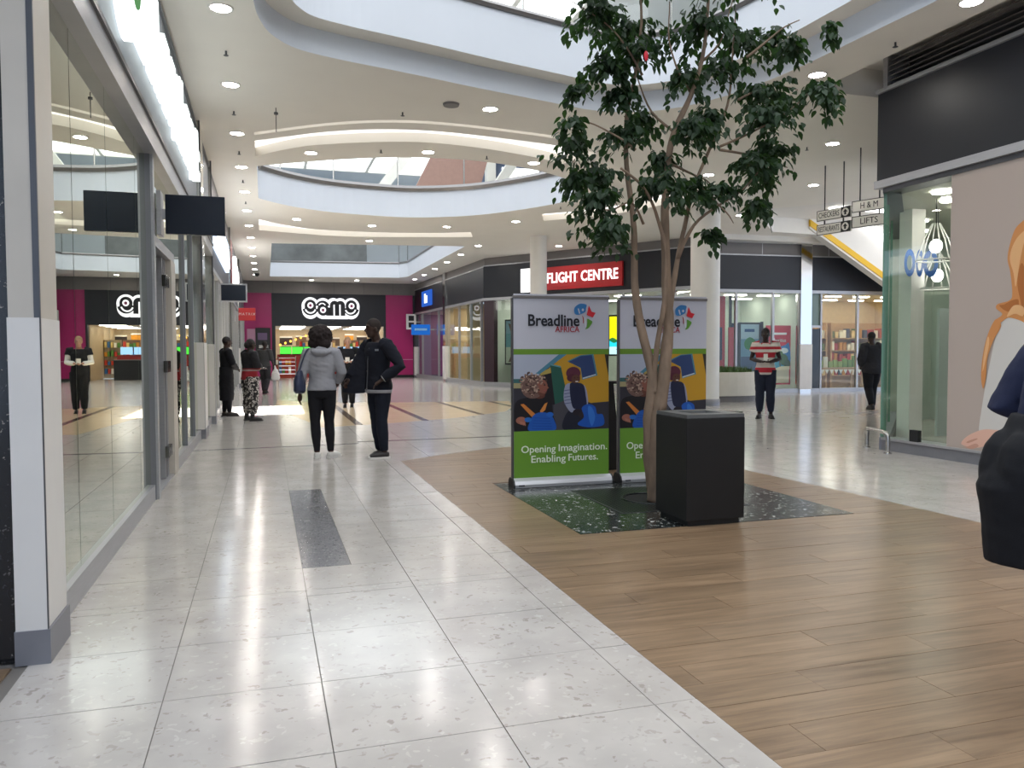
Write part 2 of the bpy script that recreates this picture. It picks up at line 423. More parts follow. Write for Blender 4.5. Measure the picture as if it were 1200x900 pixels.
# bits between the curved wood edge and the tile field
eb = WOODEDGE
for k in range(len(eb)-1):
    (xa, ya), (xb, yb) = eb[k], eb[k+1]
    if xb <= 4.46: sheet(far, [(xa,ya),(xb,yb),(xb,11.55),(xa,11.55)])
    else:
        if ya <= 2.69: continue
        sheet(far, [(xa,ya),(5.36,ya),(5.36,max(yb,2.69)),(xb,max(yb,2.69))])
sheet(far, [(4.45,10.8),(5.36,10.8),(5.36,11.55),(4.45,11.55)])
sheet(far, [(1.4,9.8),(1.58,9.8),(1.58,11.55),(1.4,11.55)])
far.build('stone_sheet', M_trfar, floor)
MB().box(-6,-1.06,-10,3.84,-.006,0).build('side_passage_planks', M_wood, floor)
MB().box(-6,24,14,45,-.2,-.0062).build('floor_slab', M_mortar, floor)
# wood planks, courses along x
PW = .2; y = -1.0; row = 0; nplank = 0
mat_hole = (2.2, 4.64, 5.41, 7.71)
while y < 11.0:
    off = (row*.437) % 1.2; x = 1.58 - off
    while x < 5.36:
        x0, x1 = x, x+1.2
        rects = [(x0,x1)]
        if y+PW > mat_hole[2]+.001 and y < mat_hole[3]-.001:
            rects = []
            if x0 < mat_hole[0]: rects.append((x0, min(x1, mat_hole[0])))
            if x1 > mat_hole[1]: rects.append((max(x0, mat_hole[1]), x1))
        for a, b in rects:
            pl = [(a+.001,y+.001),(b-.001,y+.001),(b-.001,y+PW-.001),(a+.001,y+PW-.001)]
            for k in range(len(wood_poly)):      # clip to the outline, it is convex
                p, q = wood_poly[k], wood_poly[(k+1)%len(wood_poly)]
                nx, ny = -(q[1]-p[1]), q[0]-p[0]   # outward for clockwise outline
                pl = clip(pl, (nx, ny, nx*p[0]+ny*p[1]))
                if len(pl) < 3: break
            if len(pl) >= 3 and abs(sum(pl[i][0]*pl[(i+1)%len(pl)][1]-pl[(i+1)%len(pl)][0]*pl[i][1] for i in range(len(pl)))) > .004:
                MB().prism(pl, -.006, random.choice((0,-.0005,-.0009))).build('floor_plank', M_wood, floor); nplank += 1
        x += 1.2
    y += PW; row += 1
# black terrazzo apron round the tree, in slabs
ax = [2.2,2.81,3.42,4.03,4.64]; ay = [5.41,5.985,6.56,7.135,7.71]
for i in range(4):
    for j in range(4):
        if i in (1,2) and j in (1,2): continue
        MB().box(ax[i]+G, ax[i+1]-G, ay[j]+G, ay[j+1]-G, -.006, .0005).build('black_floor_slab', M_trblack, floor)
# beige inlay and dark strips further back
INL = [(.95,14.55),(1.62,14.8),(2.3,15.05),(2.94,15.35),(3.7,15.8),(4.42,16.4),(5.14,17.1),(5.8,18.6),(6.3,20.6),(3.5,21.05),(1.0,22.0),(.3,23.4),(.2,20)]
MB().prism(INL, -.004, .0012).build('beige_plank_inlay', M_beige, floor)
M_dstrip = mat('brown_strip', S(92,74,60), .2, var=.12, vscale=9)
for x, ya, yb in ((1.64,14.82,22),(2.98,15.35,21.1),(4.4,16.4,21.0),(5.76,18.6,20.7)):
    MB().box(x-.07, x+.07, ya, yb, -.003, .0018).build('dark_floor_strip', M_dstrip, floor)
M_gstrip = mat('grey_strip', S(96,92,88), .2, var=.12, vscale=9)
MB().prism([(1.3,11.98),(7.4,12.1),(7.4,12.2),(1.3,12.08)], -.003, .001).build('dark_floor_strip', M_gstrip, floor)
MB().prism([(-1,11.62),(1.3,11.78),(1.3,11.86),(-1,11.7)], -.003, .001).build('grey_floor_strip', M_trgrey, floor)

# ================================================================ ceiling with its openings
V1 = [p.xy for p in spline([(-.07,-6),(-.07,3),(-.07,7.5),(-.06,8.6),(.02,9.15),(.16,9.5),(.43,9.8),(.94,10.0),(1.47,10.14),(2.05,10.3),(2.79,10.52),(3.87,10.8),(4.75,11.0),(5.5,10.8),(6.07,10.12),(6.4,9.0),(6.52,7.5),(6.6,5.5),(6.6,0),(6.6,-6)], 4)]
V2 = [p.xy for p in spline([(.1,15.95),(1.4,15.1),(2.57,14.6),(3.83,14.5),(5.2,14.95),(6.3,15.8),(6.95,16.9),(6.7,18.2),(5.7,19.8),(4.8,20.6),(3.7,21.05),(2.5,21.0),(1.48,20.75),(.6,20.2),(-.05,19.5)], 4)]
V2 = [Vector((-.1,16.1))] + V2 + [Vector((-.1,19.4))]
V3 = [Vector(p) for p in ((.25,27.3),(6.5,26.3),(6.5,37.6),(6.2,38.3),(.25,39.2))]
def resample(pts, n):
    L_ = [0]
    for a, b in zip(pts, pts[1:]): L_.append(L_[-1]+(b-a).length)
    out = []; j = 0
    for i in range(n):
        t = L_[-1]*i/(n-1)
        while j < len(L_)-2 and L_[j+1] < t: j += 1
        out.append(pts[j].lerp(pts[j+1], (t-L_[j])/max(1e-9, L_[j+1]-L_[j])))
    return out
BANDS = {}
def arc(near, farc):
    a = resample([p.xy for p in spline(near, 5)], 26); b = resample([p.xy for p in spline(farc, 5)], 26)
    out = a + b[::-1]; BANDS[id(out)] = (a, b); return out
k = 1.029
C0 = arc([(-.12,13.66),(1.17,12.66),(2.43,12.24),(4.14,12.38),(5.1,12.58)], [(-.12,13.82),(1.19,12.8),(2.45,12.38),(4.16,12.52),(5.15,12.75)])
C1 = arc([(-.12,14.2),(1.21,13.15),(2.53,12.76),(4.32,12.93),(5.75,13.3)], [(-.12,15.3),(.61,14.4),(1.29,13.95),(2.0,13.64),(2.68,13.48),(3.59,13.56),(4.64,13.88),(5.45,14.26)])
C2 = arc([(-.12,22.5),(1.2,23.75),(2.93,23.95),(4.67,23.65),(5.9,23.12)], [(-.12,24.45),(2.28,25.05),(4.85,24.5),(6.2,24.1)])
C3 = arc([(6.9,19.6),(7.9,18.6),(8.5,17.2),(8.6,15.6)], [(7.3,20.6),(8.6,19.2),(9.3,17.4),(9.4,15.4)])
RE = [Vector(p) for p in ((11.9,17.6),(14.0,15.0),(18.5,12.5),(23.5,12.5),(23.5,21),(14.6,20.6))]
RL = [Vector(p) for p in ((7.25,-2),(8.9,-2),(8.9,9.3),(7.25,9.3))]
OUT = [(-1.2,-10),(24,-10),(24,44),(-1.2,44)]
ceiling = MB().holed(OUT, [V1, V2, V3, C0, C1, C2, C3, RE, RL], ZC).build('ceiling', M_ceil, kind='structure')
MB().holed(OUT, [inset(V1,.3), V2, V3], 5.55).build('upper_floor_slab', M_white, ceiling)
# recess above each cove, lit inside
for C, dp in ((C0,.07),(C1,.16),(C2,.16),(C3,.16)):
    MB().ribbon(C, ZC, ZC+dp).build('cove_upstand', M_ceil, ceiling)
    na, fb = BANDS[id(C)]
    for f0, f1, g_ in ((0,.3,.62),(.3,.62,1.5),(.62,.8,.7),(.8,1,1.15)):
        pa = [a.lerp(b, f0) for a, b in zip(na, fb)]; pb = [a.lerp(b, f1) for a, b in zip(na, fb)]
        MB().strip(pa, pb, ZC+dp, ZC+dp, closed=False).build('cove_light_strip', emis('cove_light_%g' % g_, (1,.95,.89), COVE*g_), ceiling)
# stepped edge of the near opening
V1i = inset(V1, .3)
trim_1 = MB().ribbon(V1, ZC, 5.2).strip(V1, V1i, 5.2, 5.2, 1).ribbon(V1i, 5.2, 5.86).build('trim_1', [M_face, M_ceil], kind='structure', smooth=False)
trim_2 = MB().ribbon(V2, ZC, 5.6).build('trim_2', M_face, kind='structure')
trim_3 = MB().ribbon(V3, ZC, 5.25).ribbon(V3, 5.25, 5.56).build('trim_3', M_face, kind='structure')
MB().ribbon(RL, ZC, 5.28).holed(RL, [], 5.28).build('louvre_recess', M_ceil, ceiling)
for a_ in ((12.9,17.2,14.6,17.5),(15.0,14.6,18.5,14.9),(15.2,18.6,22.5,18.9)): MB().box(a_[0],a_[2],a_[1],a_[3],5.31,5.345).build('cove_light_strip', emis('recess_light', (1,.98,.95), 6), ceiling)
trim_4 = MB().ribbon(RE, ZC, 5.35).holed(RE, [], 5.35).build('trim_4', M_white, kind='structure')
M_rail = mat('handrail_metal', S(128,126,126), .35, metal=.6)
def balustrade(path, z, n, label, rr=.05):
    o = tag(empty('balustrade', (*path[0], z)), label, 'balustrade')
    MB().tube([(p[0],p[1],z) for p in path]+[(path[0][0],path[0][1],z)], rr, 6).build('handrail', M_rail, o)
    MB().ribbon(path, z+.05, z+.95).build('glass_panel', M_glassclear, o)
    MB().tube([(p[0],p[1],z+.97) for p in path]+[(path[0][0],path[0][1],z+.97)], .022, 6).build('top_rail', M_steel, o)
    L = len(path)
    for i in range(0, L, n):
        p = path[i]; MB().tube([(p[0],p[1],z),(p[0],p[1],z+.97)], .02, 6).build('post', M_steel, o)
    return o
balustrade(V1i, 5.9, 6, 'upper floor glass balustrade above the opening over the tree')
balustrade(V2, 5.65, 6, 'curved upper floor glass balustrade round the lens-shaped opening', .085)
balustrade(V3, 5.6, 1, 'upper floor glass balustrade round the far rectangular opening')

# upper storey: walls, roof with frosted skylights, so light falls down the openings
M_upper = mat('upper_wall_paint', S(205,210,214), .6, var=.02, vscale=1)
wall_upper = MB().box(-5.2,-5,-10,46,5.5,10.5).box(24,24.2,-10,46,5.5,10.5).box(-5,24,46,46.2,5.5,10.5).box(-5,24,-10.2,-10,-.2,10.5).build('wall_upper', M_upper, kind='structure')
SKY1 = [(-1.5,-9),(8,-9),(8,11.6),(-1.5,11.6)]; SKY2 = [(-.82,12.05),(8.18,12.05),(8.18,24.45),(-.82,24.45)]; SKY3 = [(-1,25),(8,25),(8,41),(-1,41)]
SLOT = [(2.66,15.15),(4.3,15.15),(4.3,18.3),(2.66,18.3)]
roof = MB().holed([(-5.2,-10.2),(24.2,-10.2),(24.2,46.2),(-5.2,46.2)], [SKY1, SKY2, SKY3], 10.5).build('ceiling.001', M_upper, kind='structure')
M_skyp = emis('frosted_skylight', (.93,.965,1.0), SKYLIGHT)
def skylight(x0,x1,y0,y1,nx,ny,skip=()):
    for i in range(nx):
        for j in range(ny):
            if (i,j) in skip: continue
            xa, xb = x0+(x1-x0)*i/nx, x0+(x1-x0)*(i+1)/nx; ya, yb = y0+(y1-y0)*j/ny, y0+(y1-y0)*(j+1)/ny
            MB().box(xa+.06,xb-.06,ya+.06,yb-.06,10.5,10.53).build('skylight_pane', M_skyp, roof)
    fr = MB()
    for i in range(nx+1): xx = x0+(x1-x0)*i/nx; fr.box(xx-.07,xx+.07,y0,y1,10.4,10.6)
    for j in range(ny+1): yy = y0+(y1-y0)*j/ny; fr.box(x0,x1,yy-.07,yy+.07,10.4,10.6)
    fr.build('skylight_frame', M_white, roof)
skylight(-1.5,8,-9,11.6,3,6)
skylight(-.82,8.18,12.05,24.45,5,4,skip=((2,1),))  # pane left out of the unseen roof to shape the sun patch below
skylight(-1,8,25,41,3,4)
# things of the upper storey seen through the openings
wall_back_upper = MB()
ub = empty('upper_shopfront', (9,30,5.55), 0, 'blue upper floor shopfront seen through the lens-shaped opening', 'shopfront')
MB().box(7.4,22,30,30.2,5.6,9.5).build('blue_wall', mat('slate_blue', S(82,96,122), .5), ub)
MB().box(8.9,10.4,29.9,29.98,7.2,8.5).build('lit_panel', emis('white_sign', (1,1,1), 1.6), ub)
for x in (8.2,11.0): MB().box(x,x+.35,29.6,29.95,5.55,10.4).build('column', M_white, ub)
MB().box(11.5,15,29.8,29.96,5.8,8.6).build('window_glass', mat('pale_glass', S(170,200,206), .2), ub)
ub2 = empty('upper_billboard', (6,24.5,5.6), 0, 'brown upper floor billboard behind the lens-shaped opening', 'billboard')
MB().add([(4.1,24.5,5.62),(6.3,24.5,5.62),(7.1,24.5,8.4),(5.5,24.5,8.4),(4.1,24.7,5.62),(6.3,24.7,5.62),(7.1,24.7,8.4),(5.5,24.7,8.4)], [(0,1,2,3),(7,6,5,4),(0,4,5,1),(1,5,6,2),(2,6,7,3),(3,7,4,0)]).build('panel_board', mat('brown_panel', S(150,118,108), .6, var=.05), ub2)
for i, (a, b) in enumerate((((3.2,28,6.0),(6.3,28,10.2)),((7.6,29,6.3),(10.2,29,10.2)))):
    t = MB().beam(a, b, .35, .35).build('slanted_beam', M_white, label=('left' if i == 0 else 'right') + ' one of two slanted white roof beams above the lens-shaped opening', cat='beam', group='slanted roof beams')
MB().box(-1.5,5,41.0,41.2,5.55,9).build('wall_upper_back', mat('dim_upper', S(96,98,100), .6, var=.3, vscale=1.2), kind='structure')
# ================================================================ shopfronts: local x runs along the front, y up, z out into the mall
def fbox(M, s0, s1, z0, z1, o0, o1, name, m, parent, **k):
    return MB().box(s0,s1,z0,z1,o0,o1).xf(M).build(name, m, parent, **k)
def room(name, M, s0, s1, depth, h, wallm, ceilm, lit, nlights=(2,2), floorm=None, lampname='ceiling_lamp', size=(.6,.6), sides=(1,1), back=None):
    r = empty(name, M @ Vector((s0,0,0)), kind='structure')
    b0, b1 = back or (s0,s1)
    MB().box(b0,b1,0,h,-depth-.1,-depth).xf(M).build('back_wall', wallm, r)
    if sides[0]: MB().box(s0-.05,s0,0,h,-depth,-.08).xf(M).build('side_wall', wallm, r)
    if sides[1]: MB().box(s1,s1+.05,0,h,-depth,-.08).xf(M).build('side_wall', wallm, r)
    MB().box(s0,s1,h,h+.05,-depth,-.08).xf(M).build('soffit', ceilm, r)
    if floorm: MB().box(s0,s1,.0,.003,-depth,-.08).xf(M).build('shop_floor', floorm, r)
    em = emis('shop_lamp_%g' % lit, (1,.95,.86), lit)
    for i in range(nlights[0]):
        for j in range(nlights[1]):
            sc = s0+(s1-s0)*(i+.5)/nlights[0]; oc = -.3-(depth-.5)*(j+.5)/nlights[1]
            MB().box(sc-size[0]/2,sc+size[0]/2,h-.03,h,oc-size[1]/2,oc+size[1]/2).xf(M).build(lampname, em, r)
    return r

# ---------------------------------------------------------------- left wall
ML = frame((-1.0,0,0), (0,1,0), (0,0,1))
wl = empty('wall_left', (-1,3.9,0), kind='structure')
M_fasl = mat('fascia_bluegrey', S(112,120,130), .45, var=.04, vscale=2)
M_fasd = mat('fascia_slate', S(84,84,92), .45, var=.04, vscale=2)
fbox(ML,3.9,15.9,3.32,ZC,-.3,.03,'fascia_panel',M_fasl,wl)
fbox(ML,3.9,15.9,3.14,3.32,-.12,.09,'fascia_beam',M_alu,wl)
fbox(ML,3.9,15.9,3.32,3.36,.03,.11,'fascia_lip',M_alud,wl)
fbox(ML,3.9,15.9,4.78,4.82,.03,.06,'fascia_line',M_alud,wl)
fbox(ML,16.1,24.2,3.0,ZC,-.3,.03,'fascia_panel',M_fasd,wl)
fbox(ML,16.1,24.2,2.92,3.0,-.12,.06,'fascia_beam',M_alu,wl)
fbox(ML,24.4,41.6,3.0,ZC,-.3,.02,'fascia_panel',M_fasd,wl)
fbox(ML,24.4,41.6,2.92,3.0,-.12,.05,'fascia_beam',M_alu,wl)
fbox(ML,24.4,26.4,3.0,4.75,.02,.06,'red_fascia_panel',mat('deep_red', S(128,22,34), .4),wl)
# granite return beside the first pillar
MB().box(-4,-1.04,3.9,4.1,0,ZC).build('granite_panel', M_granite, wl)
def pillar(y0, y1, out, name='wall_pillar', back=-.3):
    p = fbox(ML,y0,y1,0,ZC,back,out,name,M_cream if y0 < 5 else mat('polished_cladding', S(196,194,188), .14, metal=.9),wl)
    fbox(ML,y0-.006,y1+.006,.13,1.5,max(-.05,back-.004),out+.008,'corner_guard',M_guard,p)
    fbox(ML,y0-.012,y1+.012,0,.15,max(-.05,back-.008),out+.02,'skirting',M_skirt,p)
    fbox(ML,y0-.004,y0+.01,.15,ZC,out-.012,out+.012,'corner_trim',M_alud,p)
pillar(3.86,4.2,.07,back=-.04)
pillar(13.2,13.9,.08)
pillar(15.9,16.1,.08); pillar(24.15,24.4,.08); pillar(32.2,32.6,.08)
def pane(a, b, z0, z1, o=-.02, m=None, par=None): return fbox(ML,a+.006,b-.006,z0,z1,o-.006,o+.006,'glass_pane',m or M_glass,par or wl)
# bay one
for a, b in ((4.2,4.98),(4.98,6.0),(6.0,7.28),(7.28,7.88)): pane(a,b,.14,3.14)
fbox(ML,4.2,7.9,0,.14,-.06,.02,'base_rail',M_alu,wl)
fbox(ML,7.88,8.1,0,3.14,-.1,.03,'door_post',mat('grey_aluminium', S(134,135,140), .4, metal=.5),wl)
fbox(ML,7.9,8.0,0,3.14,.03,.05,'post_cap',M_alu,wl)
# doorway with folded glass leaves
door_1 = empty('door_1', (-1,8.2,0), kind='structure')
fbox(ML,8.1,9.85,2.36,2.46,-.12,.02,'header',M_alu,door_1)
pane(8.1,9.85,2.46,3.14)
fbox(ML,9.45,9.85,0,2.36,-.14,.03,'jamb',M_cream,door_1)
for i, yy in enumerate((9.06,9.18,9.30)):
    lf = fbox(ML,yy,yy+.05,.02,2.34,-.85,-.02,'folded_leaf',mat('grey_aluminium', S(134,135,140), .4, metal=.5) if i%2 else M_alu,door_1)
    for z in (.3,1.2,2.1): fbox(ML,yy-.02,yy+.03,z-.06,z+.06,-.02,.02,'hinge',M_chrome,lf)
fbox(ML,8.12,9.5,0,.012,-.1,.02,'threshold',M_alu,door_1)
# bay two
for a, b in ((9.85,11.1),(11.1,12.3),(12.3,13.2)): pane(a,b,.14,3.14)
fbox(ML,9.85,13.2,0,.14,-.06,.03,'base_rail',M_alu,wl)
for s in (11.1,12.3): fbox(ML,s-.03,s+.03,.14,3.14,-.08,.02,'mullion',mat('grey_aluminium', S(134,135,140), .4, metal=.5),wl)
# bays further on
prev = 13.9
for s in (15.9,): pane(13.9,15.9,.14,3.14)
fbox(ML,13.9,15.9,0,.14,-.06,.02,'base_rail',M_alu,wl)
for a, b in ((16.1,17.4),(17.4,18.8),(18.8,20.2),(20.2,21.6),(21.6,23.0),(23.0,24.15),(24.4,26),(26,28),(28,30),(30,32.2),(32.6,35),(35,38),(38,41.5)):
    pane(a,b,.12,2.92)
    fbox(ML,b-.05,b+.03,.0,2.92,-.09,.03,'mullion',M_alu,wl)
    fbox(ML,a,b,0,.12,-.06,.02,'base_rail',M_alu,wl)
# what lies behind the left glass
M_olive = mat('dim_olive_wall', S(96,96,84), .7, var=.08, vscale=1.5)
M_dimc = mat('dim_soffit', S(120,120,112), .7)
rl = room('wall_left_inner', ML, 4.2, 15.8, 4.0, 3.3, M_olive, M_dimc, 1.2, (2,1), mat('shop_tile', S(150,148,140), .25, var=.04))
rl2 = room('wall_left_inner', ML, 16.2, 41, 3.0, 3.0, mat('shop_wall_warm', S(170,160,150), .6, var=.06), M_white, 3.0, (6,1), mat('shop_tile2', S(150,148,140), .25))
sw = empty('slat_wall', (-2.6,7,0), 0, 'dusky pink slat wall hung with bags behind the first glass bay', 'display wall')
M_slat = mat('dusky_pink', S(150,116,110), .6, var=.04)
for i in range(14):
    z = .55+i*.16; MB().box(-3.0,-2.94,7.6,11.2,z,z+.145).build('slat', M_slat, sw)
MB().box(-3.08,-3.0,7.55,11.25,0,2.85).build('backing', mat('slat_back', S(90,70,66), .7), sw)
def hangbag(y, z, h, c, lab):
    b = empty('handbag', (-2.85,y,z), 0, lab, 'handbag', 'bags on the slat wall')
    MB().rings([(-2.86,y,z,.05,.1),(-2.86,y,z+h*.4,.06,.13),(-2.86,y,z+h*.8,.04,.1),(-2.86,y,z+h,.015,.08)], 10).build('body', mat('bag_%d_%d_%d'%c, S(*c), .5), b, smooth=True)
    MB().tube([(-2.86,y-.07,z+h),(-2.87,y-.04,z+h+.12),(-2.88,y,z+h+.16),(-2.87,y+.04,z+h+.12),(-2.86,y+.07,z+h)], .01, 6).build('handle', mat('bagstrap', S(60,40,40), .5), b)
hangbag(8.3,1.55,.32,(120,40,50),'wine red handbag hung high on the slat wall near the door post')
hangbag(9.2,1.55,.32,(110,36,46),'wine red handbag hung high on the slat wall, second along')
hangbag(10.2,1.55,.3,(60,50,48),'dark brown handbag hung high at the far end of slat wall')
hangbag(8.4,.85,.3,(40,38,44),'black handbag hung low on the slat wall near the door post')
hangbag(9.4,.85,.3,(44,42,50),'black handbag hung low on the slat wall, second along')

# illuminated sign: glowing channel letters, overexposed in the photograph beyond reading
M_glow = emis('sign_glow', (.93,1,.98), 1.5)
sg = empty('illuminated_sign', (-.96,6.2,3.9), 0, 'long row of glowing white channel letters with green emblem on the left fascia', 'sign')
lets = [(6.95,.5,0),(7.6,.36,1),(8.1,.44,2),(8.7,.38,0),(9.25,.4,3),(9.8,.36,1),(10.3,.42,2),(10.9,.36,0),(11.4,.36,3),(11.9,.36,1)]
def letterform(kd, w_, h_):
    t = .11
    if kd == 0: return [[(0,0),(t,0),(t,h_),(0,h_)],[(t,h_-t),(w_,h_-t),(w_,h_),(t,h_)],[(t,0),(w_,0),(w_,t),(t,t)],[(w_-t,t),(w_,t),(w_,h_-t),(w_-t,h_-t)]]
    if kd == 1: return [[(0,0),(t,0),(t,h_*1.22),(0,h_*1.22)],[(t,0),(w_,0),(w_,t),(t,t)],[(t,h_*.55),(w_,h_*.55),(w_,h_*.55+t),(t,h_*.55+t)]]
    if kd == 2: return [[(0,0),(t,0),(t,h_),(0,h_)],[(w_-t,0),(w_,0),(w_,h_),(w_-t,h_)],[(t,h_-t),(w_-t,h_-t),(w_-t,h_),(t,h_)],[(w_*.45,0),(w_*.45+t*.8,0),(w_*.45+t*.8,h_-t),(w_*.45,h_-t)]]
    return [[(0,0),(t,0),(t,h_),(0,h_)],[(w_-t,-.08),(w_,-.08),(w_,h_*1.15),(w_-t,h_*1.15)],[(t,h_*.45),(w_-t,h_*.45),(w_-t,h_*.45+t),(t,h_*.45+t)]]
for y0, w_, kd in lets:
    mb = MB()
    for pl in letterform(kd, w_, .52): mb.prism([(y0+p[0], 3.78+p[1]) for p in pl], .05, .15)
    mb.xf(ML).build('channel_letter', M_glow, sg)
mb = MB(); mb.prism([(6.35+.42*math.cos(2*PI*i/24), 4.02+.42*math.sin(2*PI*i/24)) for i in range(24)], .05, .15); mb.xf(ML).build('emblem_disc', M_glow, sg)
mb = MB(); mb.prism([(6.35+.2*math.cos(2*PI*i/24), 4.02+.2*math.sin(2*PI*i/24)) for i in range(24)], .15, .16); em = mb.xf(ML).build('emblem', emis('emblem_green', S(70,110,70), 1.2), sg)
mb = MB(); mb.prism([(6.35,3.88),(6.42,4.0),(6.38,4.16),(6.3,4.1),(6.28,3.98)], .16,.165); mb.xf(ML).build('emblem_leaf', emis('emblem_leaf', S(190,205,150), 1.2), em)
sg2 = empty('illuminated_sign', (-.95,17,3.5), 0, 'bluish glowing shop sign on the second left fascia', 'sign')
fbox(ML,16.7,22.4,3.45,4.15,.03,.12,'sign_box',emis('blue_white_glow', (.62,.78,1), 1.5),sg2)
for s, wd in ((16.9,.6),(17.8,.5),(18.6,.7),(19.6,.5),(20.4,.6),(21.3,.7)): fbox(ML,s,s+wd,3.5,3.95,.12,.15,'channel_letter',emis('white_glow', (.95,.98,1), 2.6),sg2)
sg3 = empty('illuminated_sign', (-.95,26.6,3.3), 0, 'white glowing shop sign beside the deep red fascia panel', 'sign')
for s, wd, h_ in ((26.8,.9,.9),(27.9,.8,1.1),(28.9,.9,.9),(30,.8,.8)): fbox(ML,s,s+wd,3.4,3.4+h_,.02,.12,'channel_letter',emis('white_glow2', (1,.97,.95), 2.6),sg3)

# projecting screens on the left
def projecting(y, x0, x1, z0, z1, name, label, m, framed=False):
    o = empty(name, (x0,y,z0), 0, label, 'sign')
    MB().box(x0,x1,y-.03,y+.03,z0,z1).build('panel', m, o, bevel=.006)
    if framed:
        f = MB(); t = .03
        for a in ((x0-t,x0,z0-t,z1+t),(x1,x1+t,z0-t,z1+t)): f.box(a[0],a[1],y-.04,y+.04,a[2],a[3])
        f.box(x0,x1,y-.04,y+.04,z0-t,z0).box(x0,x1,y-.04,y+.04,z1,z1+t); f.build('frame', M_alu, o)
    MB().box(-1.05,x0+.02,y-.02,y+.02,(z0+z1)/2-.05,(z0+z1)/2+.05).build('arm', M_alu, o)
    MB().box(-1.0,-.96,y-.12,y+.12,z0-.02,z1+.02).build('wall_plate', M_alu, o)
    return o
projecting(8.65,-.93,-.37,2.53,2.92,'projecting_sign','blank dark blue projecting sign beside the doorway, larger in view',M_screen)
projecting(18.9,-.92,-.4,2.5,2.85,'projecting_sign','blank dark projecting sign with silver frame further down the left wall',M_screen,True)
o = projecting(28.6,-.85,-.3,2.42,2.85,'projecting_sign','red projecting MATRIX sign in front of the magenta wall',mat('sign_red', S(196,48,52), .4))
text('MATRIX', .12, mat('sign_white', S(235,228,225), .4), frame((-.575,28.56,2.64),(1,0,0),(0,0,1)), o, space=1.35)

# ---------------------------------------------------------------- game store at the far end
MG = frame((0,41.7,0), (1,0,0), (0,0,1))
wb_ = empty('wall_back', (0,41.7,0), kind='structure')
fbox(MG,-1.2,8.0,4.3,ZC,-.2,.06,'bulkhead',M_greyband,wb_)
for s in (.4,1.9,3.4,4.9,6.4): fbox(MG,s,s+.012,4.3,ZC,.06,.064,'bulkhead_joint',M_alud,wb_)
fbox(MG,-1.2,.33,.0,4.3,-.2,.0,'magenta_panel',M_magenta,wb_)
fbox(MG,6.03,7.45,.0,4.3,-.2,.0,'magenta_panel',M_magenta,wb_)
for a, b in ((-1.2,.33),(6.03,7.45)):
    fbox(MG,a,b,.92,.95,.0,.015,'rub_rail',mat('pale_pink', S(208,150,175), .4),wb_)
    fbox(MG,a,b,.0,.13,.0,.03,'skirting',M_black,wb_)
fbox(MG,7.45,7.75,0,4.9,-.2,.02,'edge_pier',M_dark,wb_)
fbox(MG,.33,6.03,2.66,4.3,-.3,.04,'fascia_panel',M_dark,wb_)
fbox(MG,.33,.5,0,2.66,-.3,.03,'entrance_pier',M_dark,wb_); fbox(MG,5.93,6.03,0,2.66,-.3,.03,'entrance_pier',M_dark,wb_)
gs = empty('game_sign', (3.2,41.65,3.0), 0, 'white and black rounded game logo sign with magenta dots on charcoal fascia', 'sign')
def gx(x): return 1.78+(x-320)/(832-320)*2.88
def gz(y): return 4.12-(y-150)/(330-150)*1.08
def circ(x, y, r, n=28): return [(gx(x)+r/177.8*math.cos(2*PI*i/n), gz(y)+r/170*math.sin(2*PI*i/n)) for i in range(n)]
def rr(x0,y0,x1,y1): return [(gx(x0),gz(y1)),(gx(x1),gz(y1)),(gx(x1),gz(y0)),(gx(x0),gz(y0))]
def arcband(cx, cy, r0, r1, a0, a1, n=16):
    P = [(gx(cx)+r1/177.8*math.cos(R(a0+(a1-a0)*i/n)), gz(cy)+r1/170*math.sin(R(a0+(a1-a0)*i/n))) for i in range(n+1)]
    return P + [(gx(cx)+r0/177.8*math.cos(R(a1+(a0-a1)*i/n)), gz(cy)+r0/170*math.sin(R(a1+(a0-a1)*i/n))) for i in range(n+1)]
mb = MB()
for j, (x, y, r) in enumerate(((397,225,76),(397,262,72),(508,226,72),(508,260,74),(600,215,62),(660,215,62),(760,225,74),(758,262,72))): mb.prism(circ(x,y,r), .04, .10+j*.0002)
mb.prism(rr(322,225,832,262),.04,.102); mb.prism(rr(520,262,730,332),.04,.1022)
mb.xf(MG).build('white_outline', emis('logo_white', (.95,.95,1), .95), gs)
M_lb = mat('logo_black', S(26,27,34), .4); M_lw = emis('logo_white_face', (.95,.95,1), .95); M_lm = mat('logo_magenta', S(150,60,100), .4)
def glyph(parts, name):
    o = None
    for k, (m, pls) in enumerate(parts):
        mb = MB()
        for q, pl in enumerate(pls): mb.prism(pl, .10, .115+k*.008+q*.0004)
        c = mb.xf(MG).build(name if o is None else name+'_inlay', m, gs if o is None else o); o = o or c
glyph([(M_lb,[circ(397,220,51), circ(397,244,51), arcband(397,236,46,70,192,348)]),(M_lw,[arcband(397,238,40,52,200,340),circ(397,219,26)]),(M_lm,[circ(397,220,13)])],'letter_g')
glyph([(M_lb,[circ(508,255,52), arcband(505,240,38,64,20,160), rr(535,235,572,305)]),(M_lw,[arcband(500,232,28,36,30,150),circ(508,257,26)]),(M_lm,[circ(508,258,13)])],'letter_a')
glyph([(M_lb,[circ(610,218,42), circ(662,218,42), rr(568,215,705,305)]),(M_lw,[rr(600,210,612,306), rr(652,210,664,306)])],'letter_m')
glyph([(M_lb,[circ(760,220,51), circ(760,244,51), rr(705,240,760,280), arcband(760,236,46,70,192,348)]),(M_lw,[arcband(752,240,40,52,200,345),circ(762,220,26)]),(M_lm,[circ(762,221,13)])],'letter_e')
